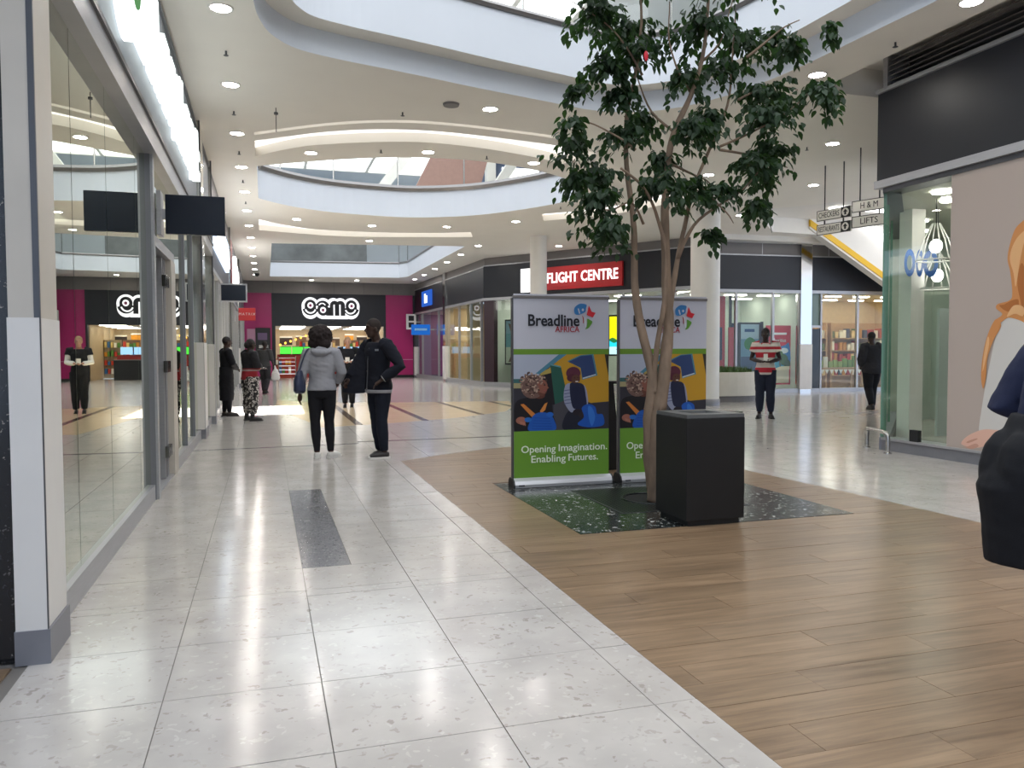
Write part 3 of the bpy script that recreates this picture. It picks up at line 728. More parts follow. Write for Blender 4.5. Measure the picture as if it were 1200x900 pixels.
# inside the store
M_warm = mat('store_warm', S(205,180,140), .6, var=.05)
gr = room('wall_back_inner', MG, .5, 5.93, 7.0, 2.68, M_warm, mat('store_soffit', S(200,190,170), .6), 8.0, (3,4), None, size=(1.2,.18))
stv = empty('television_display', (1.2,44,1.3), 0, 'row of lit televisions with green pictures inside game store', 'television')
for i in range(3):
    MB().box(.75+i*.62,1.32+i*.62,44,44.06,1.25,1.62).build('television', emis('tv_green', S(70,190,60), 1.3), stv)
    MB().box(.75+i*.62,1.32+i*.62,44.06,44.1,1.22,1.65).build('bezel', M_black, stv)
for i in range(2): MB().box(3.75+i*.62,4.3+i*.62,44,44.06,1.25,1.62).build('television', emis('tv_blue', S(140,180,220), 1.2), stv)
MB().box(.6,5.1,44.1,44.5,0,1.22).build('stand', mat('stand_red', S(150,40,34), .5), stv)
for i, (x, y, c) in enumerate(((.9,43,(170,60,40)),(2.2,45.5,(140,110,80)),(3.4,46,(150,120,90)),(4.6,45.2,(120,90,70)),(5.52,45.4,(160,140,110)))):
    sh = empty('store_shelf', (x,y,0), 0, ['red checkout shelf by the left pier of game store','tall shelf of boxes at the left back of game store','middle shelf of boxes at the back of game store','brown shelf of boxes right of centre in game store','pale shelf by the right pier of game store'][i], 'shelf')
    MB().box(x-.4,x+.4,y,y+.3,0,1.0 if i == 0 else 2.0).build('carcass', mat('shelf_%d' % i, S(*c), .5), sh)
    for r_ in range(2 if i == 0 else 4):
        for q in range(5):
            cc = random.choice([(200,60,40),(230,200,120),(60,110,160),(240,235,220),(90,140,60),(220,150,40)])
            MB().box(x-.38+q*.155,x-.26+q*.155,y-.14,y,.25+r_*.45,.25+r_*.45+random.uniform(.18,.32)).build('boxed_goods', mat('goods_%d_%d_%d' % cc, S(*cc), .5), sh)
till = empty('checkout_desk', (4.4,42.6,0), 0, 'black checkout desk just inside game store', 'desk')
MB().box(3.7,5.0,42.5,43.1,0,.95).build('desk_body', M_black, till); MB().box(3.65,5.05,42.45,43.15,.95,1.0).build('desk_top', mat('desk_grey', S(90,84,80), .4), till)
gt = empty('entrance_barrier', (.75,41.4,0), 0, 'chrome rail barrier at the left of game store entrance', 'barrier')
for x in (.62,1.45): MB().tube([(x,41.4,0),(x,41.4,1.15)], .025, 8).build('post', M_chrome, gt)
for z in (.25,.45,.65,.85,1.05): MB().tube([(.62,41.4,z),(1.45,41.4,z)], .014, 6).build('rail', M_chrome, gt)
atm = empty('cash_machine', (-.1,41.55,0), 0, 'dark cash machine with lit notice set in left magenta wall', 'cash machine')
MB().box(-.45,.25,41.46,41.63,1.3,2.55).build('housing', M_black, atm); MB().box(-.35,.1,41.44,41.46,1.95,2.3).build('screen', mat('atm_screen', S(110,90,120), .2), atm)
MB().box(-.85,-.45,41.55,41.63,1.6,2.5).build('notice', mat('notice_pink', S(190,140,165), .5), atm); MB().box(-.3,.15,41.42,41.46,1.55,1.7).build('keypad', M_steel, atm)

ls = empty('lamp_string', (1.0,43.2,2.0), 0, 'slanting string of amber bulbs inside the left of game store', 'lamps')
for i in range(8): MB().ell((.75+i*.26,43.2,1.72+i*.095), (.06,.06,.06), 8).build('bulb', emis('amber', S(255,176,70), 2.2), ls, smooth=True)
MB().tube([(.7,43.2,1.78),(2.7,43.2,2.5)], .008, 5).build('cable', M_black, ls)
for i, (x0, x1, z0, z1, c, t) in enumerate(((.8,1.5,1.75,2.25,(60,44,36),'dark brown hoarding at the left back of game store'),(1.7,2.3,1.7,2.3,(120,86,52),'brown hoarding beside the dark one in game store'),(2.5,3.3,1.55,2.35,(226,206,160),'cream hoarding at the back middle of game store'),(3.5,4.2,1.7,2.2,(90,70,50),'dull brown hoarding right of middle in game store'),(4.5,5.0,1.5,2.4,(226,150,40),'orange hoarding at the right of game store'),(5.2,5.8,1.7,2.3,(52,42,40),'black hoarding by the right pier of game store'))):
    hb_ = empty('hoarding', (x0,47.9,z0), 0, t, 'hoarding'); MB().box(x0,x1,47.9,47.96,z0,z1).build('board', mat('hoarding_%d' % i, S(*c), .5, var=.2, vscale=3), hb_); MB().box(x0,x1,47.88,47.9,z1-.08,z1).build('header_strip', mat('hoard_head', S(230,220,200), .5), hb_)
# ---------------------------------------------------------------- receding shops right of the game store
A1, A2, A3, A4 = (7.6,41.7), (8.03,29.47), (12.9,22.0), (22.5,21.4)
def fm(a, b): return frame((a[0],a[1],0), (b[0]-a[0],b[1]-a[1],0), (0,0,1))
MR1, MR2, MR3 = fm(A1,A2), fm(A2,A3), fm(A3,A4)
L1 = math.dist(A1,A2); L2 = math.dist(A2,A3); L3 = math.dist(A3,A4)
wr = empty('wall_right_far', (A1[0],A1[1],0), kind='structure')
for M, L, zt in ((MR1,L1,4.55),(MR2,L2,4.58),(MR3,L3,4.35)):
    fbox(M,0,L,zt+.04,ZC if M is not MR3 else 4.75,-.3,-.02,'bulkhead',M_greyband,wr)
    fbox(M,0,L,zt,zt+.04,-.3,.05,'fascia_trim',M_alu,wr)
    fbox(M,0,L,3.38 if M is not MR3 else 3.28,zt,-.3,.03,'fascia_panel',M_dark,wr)
    fbox(M,0,L,3.28 if M is not MR3 else 3.18,3.38 if M is not MR3 else 3.28,-.3,.06,'fascia_lip',M_alu,wr)
    fbox(M,0,L,0,.18 if M is not MR3 else .12,-.1,.03,'plinth',M_alu,wr)
MB().box(12.9,24,21.3,21.6,4.75,ZC+.45).build('bulkhead_white', M_white, wr)
for s in (2.2,4.6): fbox(MR3,s,s+.02,4.39,4.75,-.02,-.01,'bulkhead_joint',M_alu,wr)
# MR1: fronts
rA = room('wall_right_far_inner', MR1, .2, 6.2, 3.0, 3.3, mat('purple_wall', S(150,130,160), .6), M_white, 4.0, (3,1))
rB = room('wall_right_far_inner', MR1, 6.3, L1-2.7, 3.0, 3.3, M_warm, M_white, 8.0, (3,1))
def panes(M, spans, z0, z1, par, m=None, frm=True):
    for a, b in spans:
        fbox(M,a+.01,b-.01,z0,z1,-.03,-.02,'glass_pane',m or M_glassclear,par)
        if frm: fbox(M,b-.035,b+.035,0,z1,-.07,.03,'mullion',M_alu,par)
panes(MR1, ((.2,1.6),(3.4,5.0),(5.0,6.2),(6.6,8.6),(8.6,10.4),(10.4,L1-.4)), .18, 3.28, wr)
fbox(MR1,6.2,6.6,0,ZC,-.3,.1,'wall_pillar',M_chrome,wr); fbox(MR1,6.18,6.62,.1,1.6,-.1,.12,'corner_guard',M_guard,wr)
fbox(MR1,0,.2,0,3.3,-.3,.1,'wall_pillar',M_alud,wr); fbox(MR1,-.02,.22,.1,1.6,-.1,.12,'corner_guard',M_guard,wr)
fbox(MR1,1.7,3.3,.1,2.4,-.9,-.84,'purple_poster',mat('purple_print', S(120,60,140), .4, var=.2, vscale=2),wr)
bs = empty('shop_sign', (7.6,39,3.6), 0, 'square blue lit sign with white mark on the receding charcoal fascia', 'sign')
fbox(MR1,1.9,3.9,3.6,4.35,.03,.1,'sign_box',emis('sign_blue', S(38,78,160), 1.0),bs)
fbox(MR1,2.55,3.15,3.75,4.1,.1,.115,'white_mark',emis('sign_mark', (.9,.97,1), 1.3),bs); fbox(MR1,2.55,2.85,4.1,4.2,.1,.115,'white_mark_step',emis('sign_mark', (.9,.97,1), 1.3),bs)
bj = empty('projecting_sign', (7.3,37.9,2.2), 0, 'blue projecting sign on the receding shops right of game store', 'sign')
q = MR1 @ Vector((3.9,2.2,.05)); MB().box(q.x-1.0,q.x-.1,q.y-.04,q.y+.04,2.15,2.65).build('panel', emis('proj_blue', S(30,90,170), .8), bj); MB().box(q.x-.85,q.x-.25,q.y-.05,q.y-.04,2.36,2.46).build('lettering_bar', mat('proj_text', S(140,190,230), .5), bj)
MB().box(q.x-.1,q.x+.12,q.y-.02,q.y+.02,2.38,2.44).build('arm', M_alu, bj)
wj = empty('projecting_sign', (7.2,41,2.6), 0, 'small white projecting sign with two dark pictograms at the far pier', 'sign')
q = MR1 @ Vector((.6,0,0)); MB().box(q.x-.62,q.x-.1,q.y-.03,q.y+.03,2.5,3.3).build('panel', mat('sign_white2', S(225,225,222), .4), wj, bevel=.02)
MB().box(q.x-.1,q.x+.12,q.y-.02,q.y+.02,2.86,2.92).build('arm', M_alu, wj)
for z in (2.6,2.95): MB().box(q.x-.5,q.x-.22,q.y-.04,q.y-.03,z,z+.26).build('pictogram', M_black, wj)
def goods(M, s0, s1, o, n, rows, par_label, cat='shelf', cols=None, z0=.35, dz=.45):
    p = M @ Vector(((s0+s1)/2,0,o)); sh = empty('display_shelf', (p.x,p.y,0), 0, par_label, cat)
    fbox(M,s0,s1,0,z0+rows*dz+.1,o-.45,o-.4,'back_panel',mat('shelf_wood', S(186,150,108), .5, var=.08),sh)
    for s in (s0,s1): fbox(M,s-.03,s+.03,0,z0+rows*dz+.1,o-.4,o,'side_panel',mat('shelf_wood', S(186,150,108), .5, var=.08),sh)
    cols = cols or [(190,70,60),(225,200,150),(70,90,120),(235,230,220),(120,140,80),(210,150,60),(60,50,50)]
    for r_ in range(rows):
        fbox(M,s0,s1,z0+r_*dz-.03,z0+r_*dz,o-.4,o,'shelf_board',mat('shelf_wood', S(186,150,108), .5, var=.08),sh)
        w_ = (s1-s0)/n
        for q in range(n):
            c = random.choice(cols)
            fbox(M,s0+q*w_+.02,s0+(q+1)*w_-.02,z0+r_*dz,z0+r_*dz+random.uniform(.22,.38),o-.3,o-random.uniform(.02,.1),'goods',mat('goods_%d_%d_%d' % c, S(*c), .5),sh)
    return sh
goods(MR1,3.6,6.0,-1.2,8,5,'tall shelf of mixed goods behind the second receding shop window')
goods(MR1,6.7,8.1,-1.4,6,4,'shelf of mixed goods behind the third receding shop window')
goods(MR1,8.2,9.4,-2.2,5,3,'shelf of red and cream goods by the shop corner window',cols=[(190,60,50),(225,205,160),(200,70,60)])
# MR2: travel agency
M_mint = mat('mint_wall', S(196,208,196), .6, var=.02)
rC = room('wall_right_inner', MR2, .15, L2-.1, 4.5, 3.3, M_mint, M_white, 9.0, (4,2), size=(.9,.3), sides=(1,0), back=(.15,L2-2.4))
panes(MR2, ((.55,2.4),(2.4,4.3),(4.3,6.2),(6.2,8.1),(8.1,L2-.1)), .18, 3.28, wr)
fbox(MR2,0,.5,0,3.3,-.2,.02,'dark_pier',mat('maroon_pier', S(58,40,48), .4),wr)
fc = empty('flight_centre_sign', (10.2,26,3.9), 0, 'red FLIGHT CENTRE sign with white end block on charcoal fascia', 'sign')
fbox(MR2,1.95,6.22,3.52,4.33,.03,.12,'sign_box',mat('fc_red', S(196,36,42), .35),fc)
fbox(MR2,1.9,2.75,3.5,4.35,.03,.13,'white_block',emis('fc_white', (1,.98,.98), 1.1),fc)
text('FLIGHT CENTRE', .5, emis('fc_text', (1,.97,.97), 1.1), MR2 @ Matrix.Translation((4.58,3.92,.13)), fc, width=2.95, bold=.009, depth=.02, space=1.05)
# posters inside the agency
def framed(M, s0, s1, z0, z1, o, label, areas, name='framed_poster', lit=0, border=(30,36,40), cat='poster'):
    p = M @ Vector(((s0+s1)/2, z0, o)); e = empty(name, p, 0, label, cat)
    fbox(M,s0-.06,s1+.06,z0-.06,z1+.06,o-.05,o,'frame',mat('frame_%d_%d_%d' % border, S(*border), .4),e)
    pr = Print(lambda x, y: (s0+(s1-s0)*x, z0+(z1-z0)*(1-y)), step=.004, emit=lit)
    for kd, *a in areas: getattr(pr, kd)(*a)
    pr.build('print', M @ Matrix.Translation((0,0,o+.002)), e); return e
framed(MR2,.75,1.95,.9,2.5,-.4,'dark framed seaside poster in the corner agency window',[('rect',0,0,1,1,(120,150,165)),('rect',0,.3,1,.62,(96,140,150)),('rect',0,.62,1,1,(170,180,165)),('poly',[(.1,.05),(.28,.1),(.38,.35),(.42,.75),(.25,.95),(.1,.98),(.3,.7),(.25,.35)],(96,80,76)),('poly',[(.5,.5),(.75,.35),(.92,.42),(.8,.65),(.55,.7)],(80,70,70)),('rect',.5,.72,.85,.88,(20,22,26))])
dk = empty('agency_counter', MR2 @ Vector((1.5,0,-1.2)), 0, 'black counter with chair backs behind the corner agency window', 'counter')
fbox(MR2,.5,3.6,0,.95,-1.6,-1.0,'counter_front',M_black,dk); fbox(MR2,.45,3.65,.95,1.0,-1.65,-.95,'counter_top',mat('counter_top', S(50,52,56), .3),dk)
for s in (1.0,2.0): fbox(MR2,s,s+.42,.8,1.25,-.85,-.8,'seat_back',M_black,dk)
sc = framed(MR2,5.5,6.4,1.24,2.52,-.25,'yellow and cyan lit poster screen between the two banners',[('rect',0,0,1,.62,(232,228,20)),('rect',0,.62,1,1,(40,205,230)),('rect',0,.8,1,1,(190,232,240)),('curve',[(.0,.62),(.15,.56),(.35,.64),(.2,.7)],(30,110,60)),('ell',.66,.58,.3,.1,(250,250,250)),('curve',[(.4,.6),(.62,.66),(.9,.62),(.9,.72),(.45,.72)],(200,60,150)),('rect',.5,.12,.95,.15,(120,120,60)),('rect',.5,.2,.95,.23,(120,120,60)),('rect',.3,.86,.9,.88,(120,140,150))],'advert_screen',1.0,(24,26,28),'screen')
# MR3: agency side and bookshop
rD = room('wall_right_inner', MR3, .1, 3.75, 4.0, 3.2, M_mint, M_white, 9.0, (3,2), size=(.7,.25), sides=(0,1))
rE = room('wall_right_inner', MR3, 3.95, 9.5, 4.0, 3.2, M_warm, mat('bookshop_soffit', S(225,205,170), .6), 14.0, (5,2), size=(.5,.2))
panes(MR3, ((.1,1.3),(1.3,2.6),(2.6,3.55),(4.35,5.7),(5.7,7.2),(7.2,9.0)), .12, 3.18, wr)
fbox(MR3,3.55,3.95,0,4.9,-.2,.08,'mirror_pillar',M_chrome,wr); fbox(MR3,3.53,3.97,.1,1.55,-.1,.1,'corner_guard',M_guard,wr)
dd = empty('door_2', MR3 @ Vector((4.1,0,0)), kind='structure')
fbox(MR3,3.97,4.33,.1,2.05,-.02,.02,'door_leaf',mat('dark_door_glass', S(40,44,50), .12),dd)
fbox(MR3,3.95,4.0,.0,2.15,-.02,.04,'door_frame',M_alu,dd); fbox(MR3,4.3,4.36,.0,3.18,-.02,.04,'door_frame',M_alu,dd); fbox(MR3,3.95,4.36,2.08,2.16,-.02,.04,'door_frame',M_alu,dd)
fbox(MR3,3.97,4.33,2.16,3.18,-.03,-.02,'transom_glass',mat('dim_glass', S(110,126,118), .15),dd)
# red panels in the agency window
rp = empty('display_board', MR3 @ Vector((.7,0,-.6)), 0, 'tall red board with dark poster behind the planter', 'display board')
M_redp = mat('panel_red', S(178,38,38), .4, var=.05)
for i in range(5): fbox(MR3,.28+i*.19,.46+i*.19,.3,3.1,-.6,-.55,'red_plank',M_redp,rp)
fbox(MR3,.3,1.1,1.05,2.1,-.55,-.52,'dark_poster',mat('navy_print', S(40,44,70), .4, var=.3, vscale=3),rp)
fbox(MR3,.58,.88,1.3,1.75,-.52,-.51,'white_notice',mat('notice', S(215,215,220), .5),rp)
fbox(MR3,1.3,1.5,.3,2.1,-.5,-.44,'red_fin',M_redp,rp)
framed(MR3,1.75,2.4,.3,2.2,-.5,'tall blue poster screen behind the man in red stripes',[('rect',0,0,1,1,(110,150,175)),('rect',0,0,1,.25,(170,195,210)),('curve',[(.2,.3),(.5,.22),(.85,.3),(.8,.42),(.3,.42)],(60,130,70)),('rect',.2,.08,.75,.13,(40,80,130)),('rect',0,.55,1,1,(70,90,120))],'advert_screen',0,(26,30,34),'screen')
dp = empty('dark_partition', MR3 @ Vector((2.6,0,-.8)), 0, 'dark glass partition behind the tall blue poster screen', 'partition')
fbox(MR3,1.6,2.75,.15,2.25,-.9,-.86,'partition_pane',mat('dark_partition', S(50,58,72), .2),dp)
fbox(MR3,1.55,1.62,.1,3.15,-.92,-.84,'partition_post',M_black,dp); fbox(MR3,2.7,2.77,.1,2.3,-.92,-.84,'partition_post',M_black,dp)
mb_ = framed(MR3,2.62,3.38,.3,2.1,-.3,'red Mauritius holiday banner with beach picture in agency window',[('rect',0,0,1,1,(205,48,60)),('curve',[(0,.5),(.2,.42),(.5,.36),(.8,.32),(1,.3),(1,.7),(0,.7)],(60,130,200)),('rect',0,.62,1,.76,(70,160,185)),('poly',[(0,.76),(1,.72),(1,1),(0,1)],(214,200,170)),('ell',.75,.42,.2,.05,(225,235,240)),('ell',.48,.46,.16,.06,(70,110,40)),('ell',.36,.5,.1,.06,(60,96,40)),('ell',.6,.5,.1,.07,(80,120,44)),('poly',[(.46,.46),(.5,.46),(.58,.72),(.54,.72)],(110,86,60)),('ell',.72,.58,.2,.1,(70,104,46)),('ell',.88,.66,.16,.08,(60,90,40)),('poly',[(.3,.74),(.6,.7),(1,.7),(1,.76),(.3,.78)],(230,215,180))],'holiday_banner',0,(205,48,60),'banner')
text('Mauritius', .17, mat('banner_white', S(240,235,235), .5), MR3 @ Matrix.Translation((3.0,1.68,-.28)), mb_, width=.5)
fbox(MR3,2.72,3.28,1.86,1.93,-.297,-.285,'wordmark_bar',mat('banner_white', S(240,235,235), .5),mb_)
# bookshop
goods(MR3,4.5,6.4,-2.6,12,4,'left run of wooden bookshelves packed with books in the warm bookshop',cols=[(170,60,50),(220,190,130),(80,80,90),(235,225,200),(110,120,70),(200,140,60),(190,90,50)],z0=.45)
goods(MR3,6.6,8.8,-2.6,13,4,'right run of wooden bookshelves packed with books in the warm bookshop',cols=[(170,60,50),(220,190,130),(80,80,90),(235,225,200),(110,120,70),(200,140,60),(190,90,50)],z0=.45)
tb = empty('display_table', MR3 @ Vector((5.8,0,-1.2)), 0, 'wooden display table with green books in bookshop window', 'table')
fbox(MR3,4.9,6.7,.7,.76,-1.6,-.9,'table_top',mat('shelf_wood', S(186,150,108), .5),tb)
for s in (4.95,6.6):
    for o_ in (-1.55,-.95): fbox(MR3,s,s+.06,0,.7,o_,o_+.05,'leg',mat('shelf_wood', S(186,150,108), .5),tb)
for i in range(9):
    c = random.choice([(120,150,70),(90,130,70),(225,220,200),(150,170,90)])
    fbox(MR3,4.95+i*.19,5.1+i*.19,.765,.765+random.uniform(.2,.42),-1.3,-1.22,'standing_book',mat('goods_%d_%d_%d' % c, S(*c), .5),tb)
hb = empty('bunting', MR3 @ Vector((5.8,.7,-.85)), 0, 'white paper bunting along the bookshop display table', 'bunting')
for i in range(10): MB().prism([(4.95+i*.18,.7),(5.11+i*.18,.7),(5.03+i*.18,.55)], -.88, -.875).xf(MR3).build('flag', mat('bunting_white', S(225,222,210), .6), hb)
# ---------------------------------------------------------------- columns, planter
for i, (x, y, r_, lab) in enumerate(((8.12,23.4,.26,'slim round white column in front of the red FLIGHT CENTRE sign'),(10.52,17.62,.36,'thicker round white column beside the planter'))):
    c = empty('column', (x,y,0), 0, lab, 'column', 'round white columns')
    MB().rings([(x,y,0,r_,r_),(x,y,ZC,r_,r_)], 40, cap=False).build('shaft', M_white, c, smooth=True)
    MB().rings([(x,y,0,r_+.015,r_+.015),(x,y,.15,r_+.015,r_+.015),(x,y,.152,r_,r_)], 40, cap=False).build('skirting', M_skirt, c, smooth=True)
pl = empty('planter', (11.2,19.2,0), 0, 'low curved cream planter with clipped green plants behind the column', 'planter')
PP = [p.xy for p in spline([(9.2,19.9),(10.1,18.75),(11.3,18.15),(12.4,18.2),(12.85,18.9),(12.5,20.0),(11.4,20.7),(10,20.6)], 5, True)]
MB().prism([tuple(p) for p in inset(PP,.06)], 0, .16).build('kickboard', M_greyband, pl)
MB().ribbon(PP, .16, .78).strip(PP, inset(PP,.14), .78, .78).strip(PP, inset(PP,.06), .16, .16).ribbon(inset(PP,.14), .6, .78).build('tub', mat('planter_cream', S(212,206,192), .45, var=.02), pl)
MB().prism([tuple(p) for p in inset(PP,.15)], .55, .66).build('soil', mat('soil', S(60,48,36), .9, var=.3), pl)
lf = MB(); PI_ = inset(PP,.2); cx, cy = 11.1, 19.2
for i in range(2600):
    a = random.choice(PI_); t = math.sqrt(random.random()); x, y = cx+(a[0]-cx)*t, cy+(a[1]-cy)*t
    an = random.uniform(0,2*PI); h_ = random.uniform(.1,.3); dx, dy = math.cos(an)*.05, math.sin(an)*.05
    lf.add([(x-dy*.3,y+dx*.3,.66),(x+dy*.3,y-dx*.3,.66),(x+dx+dy*.2,y+dy-dx*.2,.66+h_*.7),(x+dx*2,y+dy*2,.66+h_)], [(0,1,2,3)])
lf.build('ground_cover_leaves', mat('groundcover', S(74,104,44), .5, var=.3, vscale=20), pl, kind='stuff')
# ---------------------------------------------------------------- escalator soffit with its yellow line
es = empty('escalator', (16.5,18.6,3.3), 0, 'white underside of an escalator with yellow edge line sloping down to the right', 'escalator')
def slope(x): return 4.78 - (x-16.3)*.557
def slab(y0, y1, xa, xb, d0, d1, name, m):
    MB().add([(xa,y0,slope(xa)+d0),(xb,y0,slope(xb)+d0),(xb,y1,slope(xb)+d0),(xa,y1,slope(xa)+d0),(xa,y0,slope(xa)+d1),(xb,y0,slope(xb)+d1),(xb,y1,slope(xb)+d1),(xa,y1,slope(xa)+d1)],
             [(3,2,1,0),(4,5,6,7),(0,1,5,4),(1,2,6,5),(2,3,7,6),(3,0,4,7)]).build(name, m, es)
slab(20.6,20.9,15.9,23,.05,.12,'side_band',M_white)
slab(20.57,20.9,15.9,23,.12,.32,'yellow_line',mat('safety_yellow', S(222,176,24), .4))
slab(20.59,20.9,15.9,23,.32,1.5,'balustrade_skirt',M_white)
slab(20.4,20.58,16.6,23,1.25,1.4,'added_glow_strip',emis('esc_added_glow', (1,1,1), 1.6))  # glowing strip added to brighten the white escalator side
slab(20.3,20.57,16.6,23,1.42,1.6,'handrail_band',M_steel)
# ---------------------------------------------------------------- hanging direction boards
def board(c, length, ang, lines, label, arrow):
    ux, uy = math.cos(ang), math.sin(ang)
    o = empty('hanging_sign', (c[0],c[1],c[2]), 0, label, 'sign', 'hanging direction signs')
    Mx = frame(c, (ux,uy,0), (0,0,1)); bh = .2
    mw = mat('sign_grey', S(228,225,217), .5); mk = M_black
    for i, t in enumerate(lines):
        z = -i*.27
        b = fbox(Mx,-length/2,length/2,z-bh/2,z+bh/2,-.02,.02,'board',mw,o)
        for a in ((-length/2,length/2,z+bh/2-.012,z+bh/2),(-length/2,length/2,z-bh/2,z-bh/2+.012),(-length/2,-length/2+.012,z-bh/2,z+bh/2),(length/2-.012,length/2,z-bh/2,z+bh/2)): fbox(Mx,a[0],a[1],a[2],a[3],.02,.023,'edge_line',mk,b)
        text(t, .15, mk, Mx @ Matrix.Translation((-.1 if arrow else 0,z,.021)), b, width=(length*.62 if arrow else length*(.5 if len(t)>4 else .42)))
        if arrow:
            fbox(Mx,length/2-.2,length/2-.01,z-bh/2+.01,z+bh/2-.01,.02,.024,'arrow_field',mk,b)
            MB().prism([(length/2-.105+.075*math.cos(2*PI*q/20),z+.075*math.sin(2*PI*q/20)) for q in range(20)],.024,.026).xf(Mx).build('arrow_disc', mw, b)
            MB().prism([(length/2-.105,z+.055),(length/2-.155,z),(length/2-.125,z),(length/2-.125,z-.05),(length/2-.085,z-.05),(length/2-.085,z),(length/2-.055,z)],.026,.028).xf(Mx).build('arrow', mk, b)
    for s in (-length*.28, length*.28):
        MB().tube([tuple(Mx @ Vector((s,bh/2,0))), (*(Mx @ Vector((s,0,0))).xy, ZC)], .012, 6).build('rod', mk, o)
        fbox(Mx,s-.01,s+.01,-.27+bh/2,-bh/2,-.01,.01,'link',mk,o)
board((10.4,12.78,3.95), .74, R(-76), ['CHECKERS','RESTAURANTS'], 'grey hanging sign reading CHECKERS and RESTAURANTS with round arrows', True)
board((10.1,11.5,3.88), .62, R(-68), ['H & M','LIFTS'], 'grey hanging sign reading H & M and LIFTS by the right shop corner', False)

# ---------------------------------------------------------------- right shop with louvre, dark fascia and poster
MS = frame((7.95,8.9,0), (0,-1,0), (0,0,1))
ws = empty('wall_right', (7.95,8.9,0), kind='structure')
fbox(MS,.0,9.5,3.62,4.78,-.4,.02,'fascia_panel',M_dark,ws)
fbox(MS,.0,9.5,4.78,4.83,-.4,.06,'fascia_trim',M_alu,ws)
fbox(MS,-.01,9.5,3.52,3.62,-.4,.06,'fascia_lip',M_alu,ws); fbox(MS,.1,9.5,3.46,3.52,-.3,-.0,'glazing_head',M_alud,ws)
fbox(MS,.1,9.5,4.83,5.3,-.5,-.35,'louvre_backing',M_alud,ws)
for i in range(6): MB().add([(.12,4.85+i*.065,-.02),(9.5,4.85+i*.065,-.02),(9.5,4.85+i*.065+.045,-.1),(.12,4.85+i*.065+.045,-.1),(.12,4.86+i*.065,-.02),(9.5,4.86+i*.065,-.02),(9.5,4.86+i*.065+.045,-.1),(.12,4.86+i*.065+.045,-.1)],[(3,2,1,0),(4,5,6,7),(0,1,5,4),(1,2,6,5),(2,3,7,6),(3,0,4,7)]).xf(MS).build('louvre_blade', M_greyband, ws)
fbox(MS,.06,.14,4.83,5.3,-.4,0,'louvre_jamb',M_alu,ws)
fbox(MS,.12,9.5,0,.14,-.25,-.02,'plinth',M_skirt,ws); fbox(MS,.12,9.5,.14,.17,-.25,.0,'plinth_cap',M_alu,ws)
fbox(MS,.12,1.2,.17,3.46,-.03,-.018,'glass_pane',M_glassclear,ws)
MD = frame((7.97,8.8,0), (-3.53,-3.6,0), (0,0,1)); LD = math.hypot(3.53,3.6)
for a, b_ in ((-LD,-2.6),(-2.6,-1.0),(-1.0,-.06)): fbox(MD,a,b_,.17,3.46,-.012,0,'glass_pane',M_glassgreen,ws); fbox(MD,b_-.012,b_+.012,.17,3.46,-.03,.01,'glass_fin',mat('green_glass_edge', S(92,130,108), .2),ws)
fbox(MD,-LD,0,0,.17,-.1,.02,'plinth',M_skirt,ws); fbox(MD,-LD,0,3.46,4.9,-.2,.02,'fascia_side',M_dark,ws)
M_pg = mat('pale_green_wall', S(176,186,176), .6); M_sg = mat('shop_soffit_grey', S(176,174,160), .6)
rS = empty('wall_right_shop_inner', (12.4,4,0), kind='structure')
MB().box(12.4,12.5,-.4,12.5,0,3.5).build('back_wall', M_pg, rS); MB().box(8,12.4,-.5,-.4,0,3.5).build('side_wall', M_pg, rS); MB().box(11.5,12.4,12.4,12.5,0,3.5).build('side_wall', M_pg, rS)
MB().prism([(8.1,-.4),(12.4,-.4),(12.4,12.4),(11.5,12.3),(8.1,8.85)], 3.48, 3.52).build('soffit', M_sg, rS)
M_rl = emis('shop_round_lamp', (1,.96,.88), 16)
for x_, y_ in ((8.7,8.55),(9.3,9.0),(9.9,9.35),(10.5,9.8),(11.1,10.3),(10.3,10.6),(11.2,11.5),(8.9,6),(10.2,6.5),(11.5,7.5),(9.5,3.5),(11,4),(10,1.5)):
    MB().prism([(x_+.14*math.cos(2*PI*i/18), y_+.14*math.sin(2*PI*i/18)) for i in range(18)], 3.455, 3.48).build('round_downlight', M_rl, rS)
MB().box(9.35,9.6,9.75,10.0,0,3.48).build('inner_column', M_white, rS)
MB().box(10.05,11.4,9.9,9.95,0,2.0).build('inner_screen', mat('frosted_panel', S(186,196,192), .3), rS)
fbox(MS,.62,.76,.17,.32,-.06,-.0,'glass_clamp',M_black,ws)
bl = empty('window_lettering', (8.6,9.3,2.5), 0, 'blurred blue round letters inside the right shop window', 'lettering')
M_blue = mat('vinyl_blue', S(60,104,176), .4)
for i, (x, w_) in enumerate(((8.98,.1),(9.16,.07),(9.36,.14))): 
    P = [(x+w_*math.cos(2*PI*q/18), 2.62+.2*math.sin(2*PI*q/18)) for q in range(18)]
    MB().holed(P, [[(x+w_*.5*math.cos(2*PI*q/14), 2.62+.11*math.sin(2*PI*q/14)) for q in range(14)]], 0).xf(frame((0,9.4,0),(1,0,0),(0,0,1))).build('letter', M_blue, bl)
